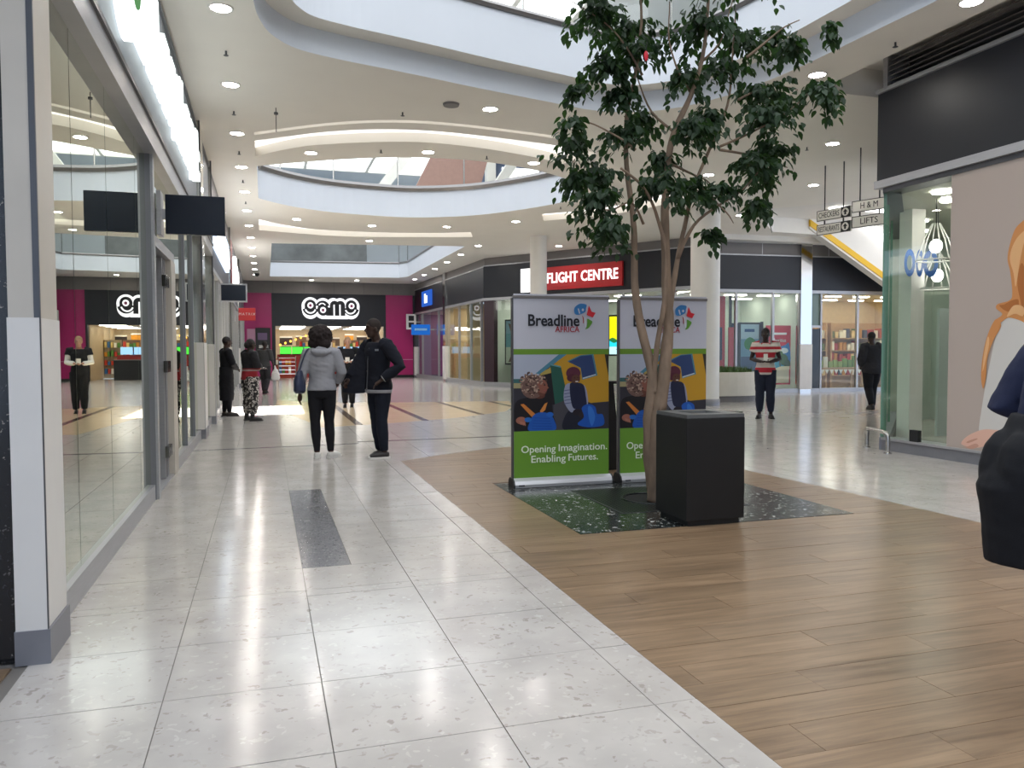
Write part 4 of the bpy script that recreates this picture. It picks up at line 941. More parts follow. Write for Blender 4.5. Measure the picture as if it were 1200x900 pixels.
# pendants inside
def pendant(x, y, z, label):
    p = empty('pendant_lamp', (x,y,z), 0, label, 'lamp', 'wire pendants in the right shop')
    MB().tube([(x,y,z+.42),(x,y,3.5)], .008, 6).build('cord', M_black, p)
    MB().ell((x,y,z+.1), (.085,.085,.1), 14).build('bulb', emis('bulb', (1,.97,.92), 7), p, smooth=True)
    for q in range(12):
        a = 2*PI*q/12; MB().tube([(x+.05*math.cos(a),y+.05*math.sin(a),z+.42),(x+.16*math.cos(a),y+.16*math.sin(a),z+.2),(x+.25*math.cos(a),y+.25*math.sin(a),z-.1)], .006, 5).build('wire', M_white, p)
    MB().tube([(x+.25*math.cos(2*PI*i/24),y+.25*math.sin(2*PI*i/24),z-.1) for i in range(25)], .012, 6).build('ring', M_white, p)
pendant(9.1,9.05,2.72,'upper wire pendant lamp behind the right shop glass'); pendant(9.75,9.66,2.38,'lower wire pendant lamp behind the right shop glass')
# poster wall
po = empty('window_poster', (7.96,4.5,.17), 0, 'huge beige window poster of a fair-haired model in white with hand at waist', 'poster')
fbox(MS,1.2,9.3,.17,3.46,-.03,-.012,'poster_board',mat('poster_beige', S(178,164,154), .55),po)
# model drawn in metres on the sheet: s grows towards the camera
pr = Print(lambda x, y: (x, y), step=.0006)
HA = (206,140,84); HB = (176,108,56); HC = (226,176,124); SK = (222,178,158); WH = (206,202,196)
pr.curve([(1.85,1.47),(1.79,1.2),(1.74,.96),(1.69,.65),(1.66,.4),(1.72,.3),(2.24,.28),(3.2,.2),(3.4,1.0),(3.2,1.6),(2.6,1.72),(2.05,1.73),(1.91,1.62)], WH)
pr.curve([(1.42,.22),(1.47,.30),(1.6,.38),(1.75,.43),(1.95,.44),(2.3,.5),(2.4,.3),(1.95,.27),(1.79,.25),(1.68,.21),(1.56,.2)], SK)
pr.curve([(1.44,.2),(1.5,.2),(1.62,.25),(1.66,.22),(1.56,.18)], (200,152,132)); pr.curve([(1.5,.26),(1.62,.31),(1.64,.3),(1.52,.245)], (196,146,126))
pr.ell(2.5,2.15,.36,.48,SK); pr.curve([(2.3,1.75),(2.45,1.6),(2.75,1.55),(2.85,1.9),(2.4,2.0)], SK)
pr.curve([(2.6,2.9),(2.3,2.86),(2.18,2.77),(2.08,2.69),(2.02,2.54),(1.99,2.37),(2.03,2.21),(2.06,1.97),(2.02,1.9),(1.88,1.87),(1.86,1.82),(1.94,1.75),(1.84,1.68),(1.92,1.66),(2.02,1.71),(2.17,1.67),(2.28,1.62),(2.3,1.8),(2.22,2.05),(2.24,2.35),(2.4,2.6),(2.8,2.72)], HA)
pr.curve([(2.05,2.5),(2.02,2.36),(2.07,2.2),(2.1,2.05),(2.14,2.3),(2.2,2.55),(2.3,2.7),(2.14,2.62)], HC)
pr.curve([(2.16,2.3),(2.12,2.1),(2.16,1.9),(2.22,1.7),(2.24,1.95),(2.22,2.2)], HB); pr.curve([(2.06,1.9),(1.96,1.86),(1.9,1.85),(2.0,1.78),(2.12,1.78),(2.14,1.9)], HB)
pr.curve([(2.0,1.72),(2.1,1.75),(2.2,1.72),(2.2,1.82),(2.08,1.84)], HC)
pr.curve([(1.86,1.7),(1.76,1.53),(1.70,1.3),(1.68,1.05),(1.71,.9),(1.745,1.02),(1.76,1.25),(1.83,1.45),(1.93,1.62)], HA); pr.curve([(1.76,1.5),(1.715,1.3),(1.70,1.1),(1.73,1.2),(1.78,1.42)], HC)
pr.ell(2.42,2.25,.07,.025,(70,44,36)); pr.ell(2.66,2.25,.07,.025,(70,44,36)); pr.ell(2.55,1.93,.1,.03,(176,84,80)); pr.curve([(2.53,2.2),(2.6,2.04),(2.5,2.03)], (206,156,136))
pr.build('model_print', MS @ Matrix.Translation((0,0,-.0105)), po)
bo = empty('bumper_rail', (8.05,8.95,0), 0, 'low bent steel bumper rail at the right shop corner', 'rail')
MB().tube(spline([(7.74,8.42,0),(7.74,8.42,.2),(7.75,8.46,.26),(7.8,8.6,.27),(7.93,8.98,.27),(7.96,9.04,.24),(7.97,9.06,.18),(7.97,9.06,0)],4), .028, 10).build('hoop', M_steel, bo, smooth=True)
for p in ((7.74,8.42),(7.97,9.06)): MB().rings([(*p,0,.05,.05),(*p,.012,.05,.05)], 12).build('foot', M_steel, bo)

# ---------------------------------------------------------------- ceiling fittings
ring_me = MB().rings([(0,0,0,.13,.13),(0,0,-.012,.125,.125),(0,0,-.012,.105,.105),(0,0,.0,.1,.1)], 20, cap=False).mesh('trim_ring', M_white, True)
lens_me = MB().prism([(.102*math.cos(2*PI*i/20),.102*math.sin(2*PI*i/20)) for i in range(20)], -.009, -.004).mesh('lens', M_lampw)
def downlight(x, y, label, group, z=ZC):
    d = empty('downlight', (x,y,z), 0, label, 'downlight', group)
    inst('trim_ring', ring_me, d, (x,y,z)); inst('lens', lens_me, d, (x,y,z)); return d
ORD = ['nearest','second','third','fourth','fifth','sixth','seventh','eighth','ninth','tenth','eleventh','twelfth','thirteenth','farthest']
for i in range(14): downlight(-.385, 6.4+2.46*i, '%s downlight from the camera in the straight row along the left shopfronts' % ORD[i], 'left downlight row')
for x, y, t in ((3.2,11.36,'beside the grey ceiling speaker'),(.83,14.75,'at the left front of the lens-shaped opening'),(2.82,14.1,'at the middle front of the lens-shaped opening'),(4.89,14.35,'at the right front of the lens-shaped opening'),(.85,22.15,'behind the left of the lens-shaped opening'),(2.92,22.7,'behind the middle of the lens-shaped opening'),(4.98,22.3,'behind the right of the lens-shaped opening'),(6.6,20.9,'between lens-shaped opening and the right light cove'),(3.23,25.8,'just in front of the far rectangular opening'),(2.23,40.6,'left of two above the game sign'),(4.41,40.2,'right of two above the game sign')): downlight(x, y, 'round downlight ' + t, 'ceiling downlights round the openings')
RT = ((6.84,8.76,'right of the tree top near the opening edge'),(9.36,11.56,'left of the right shop fascia'),(11.3,14.55,'above the CHECKERS sign'),(9.5,25.3,'over the red FLIGHT CENTRE sign'),(6.88,26.0,'first of the row above the receding shops'),(6.88,28.5,'second of the row above the receding shops'),(6.95,31.1,'third of the row above the receding shops'),(7.0,33.7,'fourth of the row above the receding shops'),(7.07,36.5,'fifth of the row above the receding shops'),(7.05,38.8,'last of the row above the receding shops'),(11.95,18.3,'right of the thicker white column'),(6.93,6.5,'at the top edge above the right louvre'),(8.6,14.3,'behind the tree crown on the right'),(9.3,20.9,'between the two white columns'))
for x, y, t in RT: downlight(x, y, 'round downlight ' + t, 'right hand downlights')
spr_me = MB().tube([(0,0,0),(0,0,-.05)], .012, 6).tube([(0,0,-.05),(0,0,-.055)], .03, 8).mesh('sprinkler_head', M_alud)
def sprinkler(x, y, t):
    o = inst('sprinkler', spr_me, None, (x,y,ZC)); tag(o, 'small metal sprinkler head ' + t, 'sprinkler', 'ceiling sprinklers')
for i in range(5): sprinkler(-.39, 10.1+2.46*i, 'in the left downlight row, %s from the camera' % ORD[i])
for x, y, t in ((2.0,11.9,'in front of the thin light cove'),(2.0,14.2,'between two downlights of the lens-shaped opening'),(3.9,14.1,'at the right front of the lens-shaped opening'),(8.2,10.1,'left of the dark right fascia, nearer one'),(9.1,11.9,'left of the dark right fascia, farther one'),(7.0,7.6,'near the louvre of the right shop'),(7.0,18.5,'by the right light cove')): sprinkler(x, y, t)
hk = empty('ceiling_hook', (.2,12.2,ZC), 0, 'thin wire hook hanging from the ceiling near the light cove', 'hook')
MB().tube([(.2,12.2,ZC),(.2,12.2,ZC-.35)], .006, 6).build('wire', M_alud, hk); MB().rings([(.2,12.2,ZC-.1,.03,.03),(.2,12.2,ZC-.07,.03,.03)], 8).build('clamp', M_alud, hk)
sd = MB().rings([(2.6,11.3,ZC,.12,.12),(2.6,11.3,ZC-.03,.11,.11)], 20).build('ceiling_speaker', M_greyband, label='round grey ceiling speaker beside a downlight', cat='speaker')
cv = empty('security_camera', (-.3,37.0,ZC), 0, 'small dark dome camera at the far end of the left downlight row', 'camera')
MB().rings([(-.3,37.0,ZC,.14,.14),(-.3,37.0,ZC-.08,.14,.14)], 16).build('housing', M_white, cv); MB().ell((-.3,37.0,ZC-.1), (.11,.11,.12), 12).build('dome', M_black, cv, smooth=True)
# ================================================================ tree
TX, TY = 3.32, 6.4
def tp(px, py, dy=0): return Vector((TX+(px-768)/119.5, TY+dy, max(-.002,(587-py)/131)))
tree = empty('indoor_tree', (TX,TY,0), 0, 'slender multi-stemmed leafy tree growing from the floor grate behind the black bin', 'tree')
M_bark = mat('tree_bark', S(126,106,88), .8, var=.25, vscale=14, stretch=(1,1,.35), bump=.5, bscale=40)
def limb(pts, r0, r1, name='branch', n=9, parent=None):
    P = spline(pts, 4); k_ = len(P)
    P = [p + Vector((noise.noise(p*3.1), noise.noise(p*3.1+Vector((7,1,2))), 0))*.012 for p in P]
    rad = [(r0+(r1-r0)*(i/(k_-1))**.7)*(1+.12*noise.noise(p*9)) for i, p in enumerate(P)]
    return MB().tube(P, rad, n).build(name, M_bark, parent or tree, smooth=True)
limb([tp(769,592,-.01),tp(769,560,-.01),tp(768,510,-.02),tp(771,470,-.03),tp(777,430,-.03)], .085, .05, 'trunk', 12)
limb([tp(771,592,.03),tp(765,540,.03),tp(763,490,.02),tp(766,440,.02),tp(765,428,.02)], .075, .038, 'trunk', 12)
limb([tp(778,590,-.07),tp(777,560,-.08),tp(779,520,-.07),tp(780,500,-.04)], .05, .035, 'trunk_stub', 10)
limb([tp(765,475,.02),tp(766,440,.02),tp(760,405,.05),tp(752,355,.1),tp(753,300,.16),tp(754,264,.2),tp(746,190,.22),tp(745,135,.2),tp(752,90,.15),tp(756,30,.1),tp(750,-60,.1)], .056, .008)
limb([tp(767,460,.0),tp(766,436,.0),tp(767,405,-.05),tp(771,355,-.12),tp(768,300,-.18),tp(757,262,-.22),tp(735,230,-.3),tp(705,215,-.4)], .036, .009)
limb([tp(771,480,-.02),tp(777,430,-.03),tp(784,380,0),tp(782,330,.02),tp(780,264,.03),tp(784,192,.02),tp(790,156,0),tp(808,108,-.04),tp(818,70,-.06),tp(826,0,-.05),tp(830,-70,0)], .07, .009)
limb([tp(785,370,0),tp(796,320,.08),tp(810,264,.12),tp(823,216,.16),tp(844,168,.18),tp(868,111,.2),tp(877,60,.24),tp(884,-10,.28)], .03, .007)
limb([tp(800,300,.08),tp(815,262,.02),tp(838,240,-.05),tp(862,222,-.12),tp(880,200,-.15)], .02, .006)
for a in (((754,264),(740,240),(715,250),(690,245)),((745,180),(725,165),(695,150),(668,152)),((752,95),(735,70),(710,45),(670,25)),((790,156),(770,130),(760,90),(758,60)),((808,108),(790,90),(775,60),(770,20)),((844,168),(880,150),(910,130),(945,95)),((844,172),(890,175),(915,180),(935,185)),((868,111),(895,95),(925,85),(955,85)),((877,60),(900,40),(920,22),(938,12)),((818,75),(840,50),(850,20),(860,-20)),((784,200),(765,215),(748,235),(735,262)),((823,216),(835,235),(845,250),(848,262)),((784,192),(815,200),(838,205),(850,212))):
    d = random.uniform(-.35,.35); limb([tp(*p, d*i/3) for i, p in enumerate(a)], .014, .004, 'twig', 6)
clusters = [(700,35,42),(760,25,48),(820,30,50),(890,20,42),(935,8,32),(715,80,34),(688,108,16),(735,110,28),(690,165,32),(720,195,40),(700,240,38),(738,150,32),(772,125,26),(800,150,30),(845,125,38),(900,95,42),(932,105,36),(890,135,36),(912,165,38),(870,185,28),(932,178,20),(905,225,16),(760,225,38),(728,265,30),(805,215,28),(842,215,24),(862,240,14),(846,262,12),(785,180,28),(672,150,14),(745,60,36),(800,90,26),(862,55,38),(670,12,22),(690,205,22),(945,90,22),(920,45,24),(950,30,12),(700,270,22),(760,-45,50),(820,-55,55),(885,-45,48),(700,-35,44),(850,-110,50),(780,-110,50),(720,-90,40)]
M_leaf = mat('ficus_leaf', S(38,56,38), .55, var=.45, vscale=5, spec=.3)
nt = M_leaf.node_tree; b = nt.nodes['Principled BSDF']; tr = nt.nodes.new('ShaderNodeBsdfTranslucent'); tr.inputs['Color'].default_value = (*S(70,110,40),1)
mx = nt.nodes.new('ShaderNodeMixShader'); mx.inputs['Fac'].default_value = .22
nt.links.new(b.outputs[0], mx.inputs[1]); nt.links.new(tr.outputs[0], mx.inputs[2]); nt.links.new(mx.outputs[0], nt.nodes['Material Output'].inputs['Surface'])
LV = [(0,0,0),(.024,.02,.004),(.03,.045,.002),(.016,.078,-.008),(0,.1,-.02),(-.016,.078,-.008),(-.03,.045,.002),(-.024,.02,.004),(0,.045,-.008),(0,.075,-.014)]
LF = [(0,1,8),(1,2,8),(2,3,9,8),(3,4,9),(4,5,9),(5,6,8,9),(6,7,8),(7,0,8)]
leaf_me = MB().add(LV, LF).mesh('leaf', M_leaf, True)
leaves = []
rnd = random.Random(11)
for cx, cy, cr in clusters:
    c = tp(cx, cy, rnd.uniform(-.45,.45)); r_ = cr/125
    for t in range(max(3,int(cr*.62))):
        th = rnd.uniform(0,2*PI); ph = math.acos(rnd.uniform(-.8,1)); d = Vector((math.sin(ph)*math.cos(th), math.sin(ph)*math.sin(th), math.cos(ph)*.75))
        tip = c + d*r_*rnd.uniform(.7,1.15) + Vector((0,0,-.05)); st = c + d*r_*.1
        n_ = rnd.randint(8,13)
        for i in range(n_):
            f_ = (i+.5)/n_; p = st.lerp(tip, f_) + Vector((0,0,-.09*f_*f_)) + Vector((rnd.gauss(0,.025),rnd.gauss(0,.025),rnd.gauss(0,.02)))
            yw = math.atan2(d.y, d.x) - PI/2 + (1 if i % 2 else -1)*rnd.uniform(.4,1.3); pt = -rnd.uniform(.3,1.25); rl_ = rnd.uniform(-.6,.6); sc_ = rnd.uniform(.62,.95)
            leaves.append((p, Matrix.Rotation(yw,4,'Z') @ Matrix.Rotation(pt,4,'X') @ Matrix.Rotation(rl_,4,'Y'), sc_))
for a, bb in (((862,222),(880,200)),): pass
leaves.sort(key=lambda l: -(l[2]*(7.2/max(3,(l[0]-Vector((0,0,EYE))).length)) * (1 if (587-l[0].z*131) > 0 else .2)))
for p, m_, s_ in leaves[:300]:
    o = bpy.data.objects.new('leaf', leaf_me); COL.objects.link(o); o.matrix_basis = Matrix.Translation(p) @ m_ @ Matrix.Scale(s_,4); setparent(o, tree)
mb = MB()
for p, m_, s_ in leaves[300:]:
    X = Matrix.Translation(p) @ m_ @ Matrix.Scale(s_,4); mb.add([X @ Vector(v) for v in LV], LF)
mb.build('foliage', M_leaf, tree, smooth=True, kind='stuff')
rtag = empty('red_tag', tp(744,90,-.2), 0, 'small red tag hanging among the tree leaves', 'tag'); q = tp(744,83,-.2)
MB().ell(q, (.022,.008,.045), 10).build('tag_body', mat('tag_red', S(200,30,50), .4), rtag, smooth=True); MB().tube([q+Vector((0,0,.04)), q+Vector((.01,0,.12))], .003, 5).build('string', M_black, rtag)
# grate round the trunk
gr_ = empty('tree_grate', (3.42,6.56,0), 0, 'black slotted steel grate with round hole at the foot of the tree', 'grate')
gx0, gx1, gy0, gy1 = 2.81, 4.03, 5.985, 7.135
HC_ = (3.36,6.52); HR = .28
for i in range(38):
    x0 = gx0+.006+i*(gx1-gx0-.012)/38; xm = x0+.012; 
    dx = abs(xm-HC_[0]); segs = [(gy0+.01,gy1-.01)]
    if dx < HR: hh = math.sqrt(HR*HR-dx*dx); segs = [(gy0+.01,HC_[1]-hh),(HC_[1]+hh,gy1-.01)]
    for a, bb in segs: MB().box(x0,x0+.022,a,bb,-.005,.003).build('grate_bar', mat('grate_black', S(36,40,40), .35, metal=.3), gr_)
MB().tube([(HC_[0]+HR*math.cos(2*PI*i/32),HC_[1]+HR*math.sin(2*PI*i/32),.004) for i in range(33)], .01, 6).build('hole_rim', mat('grate_black', S(36,40,40), .35), gr_)
MB().box(gx0,gx1,gy0,gy1,-.0058,-.004).build('pit', mat('pit_dark', S(16,15,14), .9), gr_)
fr = MB()
for a in ((gx0-.004,gx0+.006,gy0,gy1),(gx1-.006,gx1+.004,gy0,gy1),(gx0,gx1,gy0-.002,gy0+.008),(gx0,gx1,gy1-.008,gy1+.002)): fr.box(*a,-.005,.004)
fr.build('rim', M_alud, gr_)

# ================================================================ black litter bin
bn = empty('litter_bin', (3.3,5.62,0), 0, 'square black litter bin with grey top in front of the tree', 'litter bin')
bx0, bx1, by0, by1 = 3.05, 3.56, 5.36, 5.86
MB().box(bx0+.03,bx1-.03,by0+.03,by1-.03,.0006,.05).build('base', M_black, bn)
MB().box(bx0,bx1,by0,by1,.045,.835).build('body', mat('bin_black', S(17,17,19), .5, var=.1, vscale=6, bump=.05, bscale=200), bn, bevel=.006)
M_lid = mat('bin_lid', S(104,106,106), .35, metal=.4, var=.08)
mb = MB(); hl = [(bx0+.12,by0+.14),(bx1-.12,by0+.14),(bx1-.12,by1-.12),(bx0+.12,by1-.12)]; ot = [(bx0+.004,by0+.004),(bx1-.004,by0+.004),(bx1-.004,by1-.004),(bx0+.004,by1-.004)]
mb.holed(ot,[hl],.862).ribbon(ot,.836,.862).ribbon(hl,.78,.862).holed(hl,[],.84,1).build('lid', [M_lid, M_chrome], bn)

# ================================================================ roll-up banners
M_sheetw = (196,196,206)
def banner(x0, wd, y, label):
    e = empty('rollup_banner', (x0+wd/2,y,0), 0, label, 'banner', 'charity roll-up banners')
    MB().box(x0,x0+wd,y,y+.006,.09,1.875).build('sheet', mat('banner_back', S(150,150,155), .6), e)
    MB().add([], []).add([], [])
    # cassette: rounded housing across the foot
    prof = [(-.07,.0),(-.075,.03),(-.06,.065),(-.02,.09),(.06,.09),(.09,.06),(.1,0)]
    c = MB(); n_ = len(prof); vs = [(x0-.01,y+p[0],p[1]+.004) for p in prof]+[(x0+wd+.01,y+p[0],p[1]+.004) for p in prof]
    c.add(vs, [(i,(i+1)%n_,n_+(i+1)%n_,n_+i) for i in range(n_)]+[tuple(range(n_-1,-1,-1)),tuple(range(n_,2*n_))]).build('cassette', mat('cassette_silver', S(196,196,200), .35, metal=.5), e)
    for xx in (x0-.025, x0+wd+.01):
        d = MB(); vs = [(xx,y+p[0]*1.1,p[1]*1.06+.001) for p in prof]+[(xx+.016,y+p[0]*1.1,p[1]*1.06+.001) for p in prof]
        d.add(vs, [(i,(i+1)%n_,n_+(i+1)%n_,n_+i) for i in range(n_)]+[tuple(range(n_-1,-1,-1)),tuple(range(n_,2*n_))]).build('end_cap', M_black, e)
    MB().box(x0+.03,x0+.09,y-.0775,y-.074,.02,.035).build('maker_label', M_alud, e)
    MB().box(x0-.005,x0+wd+.005,y-.012,y+.018,1.872,1.9).build('top_rail', M_greyband, e, bevel=.004)
    MB().tube([(x0+wd/2,y+.05,.08),(x0+wd/2,y+.04,1.88)], .012, 8).build('support_pole', M_alu, e)
    MB().box(x0-.012,x0-.001,y-.004,y+.05,.09,1.875).build('side_profile', M_alud, e)
    z0, z1 = .095, 1.872; Hh = z1-z0
    # sheet coordinates of the two survey crops of the artwork
    cb = lambda cx, cy: (x0+wd*((cx/8.185+595-602)/111), z1-Hh*((cy/8.185+400-349)/211))
    ca = lambda cx, cy: (x0+wd*((cx/7.5+600-602)/111), z1-Hh*((cy/7.5+335-349)/211))
    cl = lambda f_: (lambda a, bq: (min(max(f_(a,bq)[0],x0+.001),x0+wd-.001), f_(a,bq)[1]))
    p = Print(cl(cb), .45, .00003)
    full = Print(lambda a, bq: (x0+wd*a, z1-Hh*bq), .45, .00003)
    P = p
    P.poly([(0,-460),(1000,-460),(1000,70),(0,70)], M_sheetw)
    P.rect(0,68,1000,122,(104,142,48))
    P.rect(0,122,1000,860,(52,50,58))
    P.poly([(0,122),(480,122),(200,420),(0,430)], (168,174,190)); P.rect(0,355,150,395,(60,100,100)); P.rect(0,395,170,445,(160,150,110))
    P.poly([(545,122),(1000,122),(1000,590),(790,602),(540,500),(300,330)], (188,142,42)); P.poly([(300,300),(400,250),(400,300),(320,345)], (170,150,80))
    P.poly([(480,122),(556,122),(300,312),(262,305)], (76,126,146)); P.poly([(925,122),(965,122),(965,350),(945,240)], (50,46,40))
    P.poly([(330,320),(410,300),(450,610),(330,610)], (32,30,34))
    P.poly([(398,212),(500,236),(540,420),(532,640),(445,612)], (40,84,72)); P.poly([(398,212),(500,236),(500,250),(405,228)], (90,140,150))
    P.poly([(562,188),(690,128),(815,120),(856,330),(706,372),(690,255)], (74,124,136)); P.poly([(572,196),(692,138),(800,128),(838,318),(708,352),(690,250)], (48,66,108)); P.poly([(710,352),(838,316),(840,326),(712,364)], (190,200,205))
    P.poly([(430,612),(560,560),(700,600),(700,860),(430,860)], (70,68,74))
    # first child: curly hair, orange straps, blue drum
    P.curve([(70,600),(160,540),(300,535),(400,560),(425,700),(430,860),(70,860)], (30,28,32))
    P.ell(305,440,62,82,(120,72,60)); P.ell(300,520,50,30,(90,52,44))
    P.ell(235,430,112,118,(110,84,76)); P.ell(325,435,50,72,(134,84,70))
    rr_ = random.Random(3)
    for q in range(120):
        a = rr_.uniform(0,2*PI); r2 = math.sqrt(rr_.random()); hx, hy = 240+132*r2*math.cos(a), 405+118*r2*math.sin(a)
        if hx > 300 and hy > 410: continue
        P.ell(hx,hy,rr_.uniform(9,17),rr_.uniform(6,11),rr_.choice([(150,122,108),(176,150,132),(88,64,58),(120,92,84),(70,50,46)]),9,rot=rr_.uniform(0,180))
    P.ell(345,418,9,5,(40,26,24),8); P.curve([(365,425),(384,445),(366,452)],(140,88,72)); P.ell(352,470,16,6,(150,80,76),8); P.curve([(280,480),(300,520),(340,516),(370,480),(340,500)],(100,60,50))
    P.poly([(118,600),(150,595),(262,700),(225,725)], (192,116,54)); P.poly([(300,670),(345,600),(372,585),(350,660),(312,692)], (196,126,62))
    P.ell(125,755,48,36,(150,96,80)); 
    for q in range(4): P.ell(118+q*14,778+q*4,7,20,(166,110,92),8,rot=-15)
    P.curve([(205,860),(205,770),(250,700),(320,680),(390,700),(436,760),(440,860)], (34,84,166)); P.ell(395,705,34,24,(40,96,180)); P.ell(190,750,34,24,(40,100,176))
    for q in range(5): P.poly([(225+q*4,840-q*26),(420-q*6,850-q*26),(420-q*6,844-q*26),(226+q*4,834-q*26)], (28,70,146))
    # second child: knitted hat, navy vest, blue toy
    P.curve([(530,860),(540,720),(620,650),(760,660),(790,860)], (34,36,48))
    P.curve([(540,430),(590,405),(612,470),(600,560),(642,650),(600,690),(545,620),(525,540)], (142,146,168)); P.curve([(715,425),(745,470),(762,590),(745,625),(715,560)], (142,146,168))
    for q in range(5): P.poly([(532,470+q*32),(600,462+q*32),(600,470+q*32),(532,480+q*32)], (96,100,130))
    P.curve([(585,415),(650,400),(715,420),(738,520),(742,640),(640,660),(600,600)], (34,38,62))
    P.ell(638,352,46,54,(84,54,44)); P.ell(618,305,70,62,(88,42,58)); P.ell(612,352,56,40,(78,36,50)); P.ell(642,362,42,42,(88,56,46)); P.ell(652,388,16,6,(220,205,195),8); P.ell(632,352,5,4,(20,14,12),8); P.ell(660,350,5,4,(20,14,12),8)
    P.ell(655,690,42,32,(40,34,40)); P.ell(705,715,40,28,(46,38,42))
    P.curve([(700,650),(760,612),(830,640),(850,710),(905,720),(915,820),(800,842),(700,830),(660,800),(720,740)], (32,84,170)); P.curve([(760,640),(800,650),(830,740),(800,830),(770,760)], (52,112,196))
    P.rect(0,860,1000,1320,(104,148,52))
    sh_ = P.build('printed_artwork', frame((0,y-.0012,0),(1,0,0),(0,0,1)), e)
    # logo
    lo = Print(ca, .45, .00003); lo.k = 0
    lo.curve([(535,215),(540,180),(575,150),(610,145),(645,155),(640,185),(635,215),(610,232),(575,245),(545,240)], (62,124,182)); lo.ell(612,200,10,12,(196,196,206),12); lo.poly([(566,190),(576,188),(590,232),(578,236)], (196,196,206))
    lo.poly([(665,160),(690,215),(726,226),(700,268),(645,246)], (206,46,56))
    lo.curve([(650,280),(672,288),(696,305),(680,340),(658,366),(632,372),(645,352),(650,318)], (96,150,58)); lo.curve([(606,252),(620,272),(622,310),(614,322),(612,285)], (176,90,84)); lo.curve([(628,262),(640,330),(636,355),(626,300)], (225,225,230))
    lo.build('logo', frame((0,y-.0098,0),(1,0,0),(0,0,1)), sh_)
    mk = mat('print_ink', S(24,26,36), .5); mr = mat('print_red', S(170,48,60), .5); mw_ = mat('print_white', S(228,236,214), .5)
    def T(s, ax_, ay_, bx_, by_, m_, **kk):
        a = ca(ax_,ay_); b2 = ca(bx_,by_); 
        text(s, kk.pop('size'), m_, frame(((a[0]+b2[0])/2,y-.0105,(a[1]+b2[1])/2),(1,0,0),(0,0,1)), sh_, width=b2[0]-a[0], depth=.001, **kk)
    T('Breadline',135,300,580,304,mk,size=.16,bold=.0035); T('AFRICA',368,378,582,378,mr,size=.082,bold=.001)
    for wd_, c0, c1, cy in (('Opening',120,278,788),('Imagination.',292,522,786),('Enabling',165,324,836),('Futures.',338,478,834)):
        a1 = x0+wd*(c0/4+580-602)/111; a2 = x0+wd*(c1/4+580-602)/111; zz = z1-Hh*((cy/4+330-349)/211)
        if wd_ in ('Opening','Imagination.','Enabling'): zz -= 0
        text(wd_, .1, mw_, frame(((a1+a2)/2,y-.0105,zz),(1,0,0),(0,0,1)), sh_, width=a2-a1, depth=.001, bold=.001)
    return e
banner(2.33, 1.02, 7.47, 'left charity roll-up banner, fully visible, with two children and green foot panel')
banner(3.46, 1.0, 7.44, 'right charity roll-up banner partly hidden behind the tree trunk and bin')
sb = empty('display_stand', (3.75,8.3,0), 0, 'black tapered display stand showing between the two banners', 'stand')
MB().add([(3.25,8.25,0),(3.86,8.25,0),(3.86,8.6,0),(3.25,8.6,0),(3.42,8.25,.98),(3.76,8.25,.98),(3.76,8.5,.98),(3.42,8.5,.98)],[(3,2,1,0),(4,5,6,7),(0,1,5,4),(1,2,6,5),(2,3,7,6),(3,0,4,7)]).build('stand_body', M_black, sb)
MB().box(3.36,3.82,8.2,8.55,.98,1.01).build('stand_top', M_black, sb)
bc = empty('small_bench', (6.9,10.9,0), 0, 'small low steel stool beyond the litter bin', 'stool')
MB().box(6.45,7.0,10.6,10.95,.36,.42).build('seat', M_steel, bc)
for x in (6.5,6.95):
    for y in (10.65,10.9): MB().tube([(x,y,0),(x,y,.36)], .015, 8).build('leg', M_steel, bc)
# ================================================================ people
def remeshed(mb, name, m, parent, voxel, smooth=3, cloth=0, seed=0, clipz=None, mats=None):
    me = mb.mesh('tmp', m); t = bpy.data.objects.new('tmp', me); COL.objects.link(t)
    r_ = t.modifiers.new('r', 'REMESH'); r_.mode = 'VOXEL'; r_.voxel_size = voxel
    if smooth:
        s_ = t.modifiers.new('s', 'SMOOTH'); s_.factor = .5; s_.iterations = smooth
    dg = bpy.context.evaluated_depsgraph_get(); out = bpy.data.meshes.new_from_object(t.evaluated_get(dg))
    bpy.data.objects.remove(t); bpy.data.meshes.remove(me)
    out.materials.clear()
    for q in (mats or [m]): out.materials.append(q)
    if cloth:
        nn = [v.normal.copy() for v in out.vertices]; off = Vector((seed*3.7, seed*1.3, seed*2.1))
        for v, n_ in zip(out.vertices, nn):
            c = v.co + off
            d = noise.noise(Vector((c.x*9, c.y*9, c.z*7)))*.9 + noise.noise(Vector((c.x*14+c.z*12, c.y*14, c.z*22)))*.7
            v.co += n_*d*cloth
    for p in out.polygons: p.use_smooth = True
    out.name = name
    o = bpy.data.objects.new(name, out); COL.objects.link(o); setparent(o, parent); return o

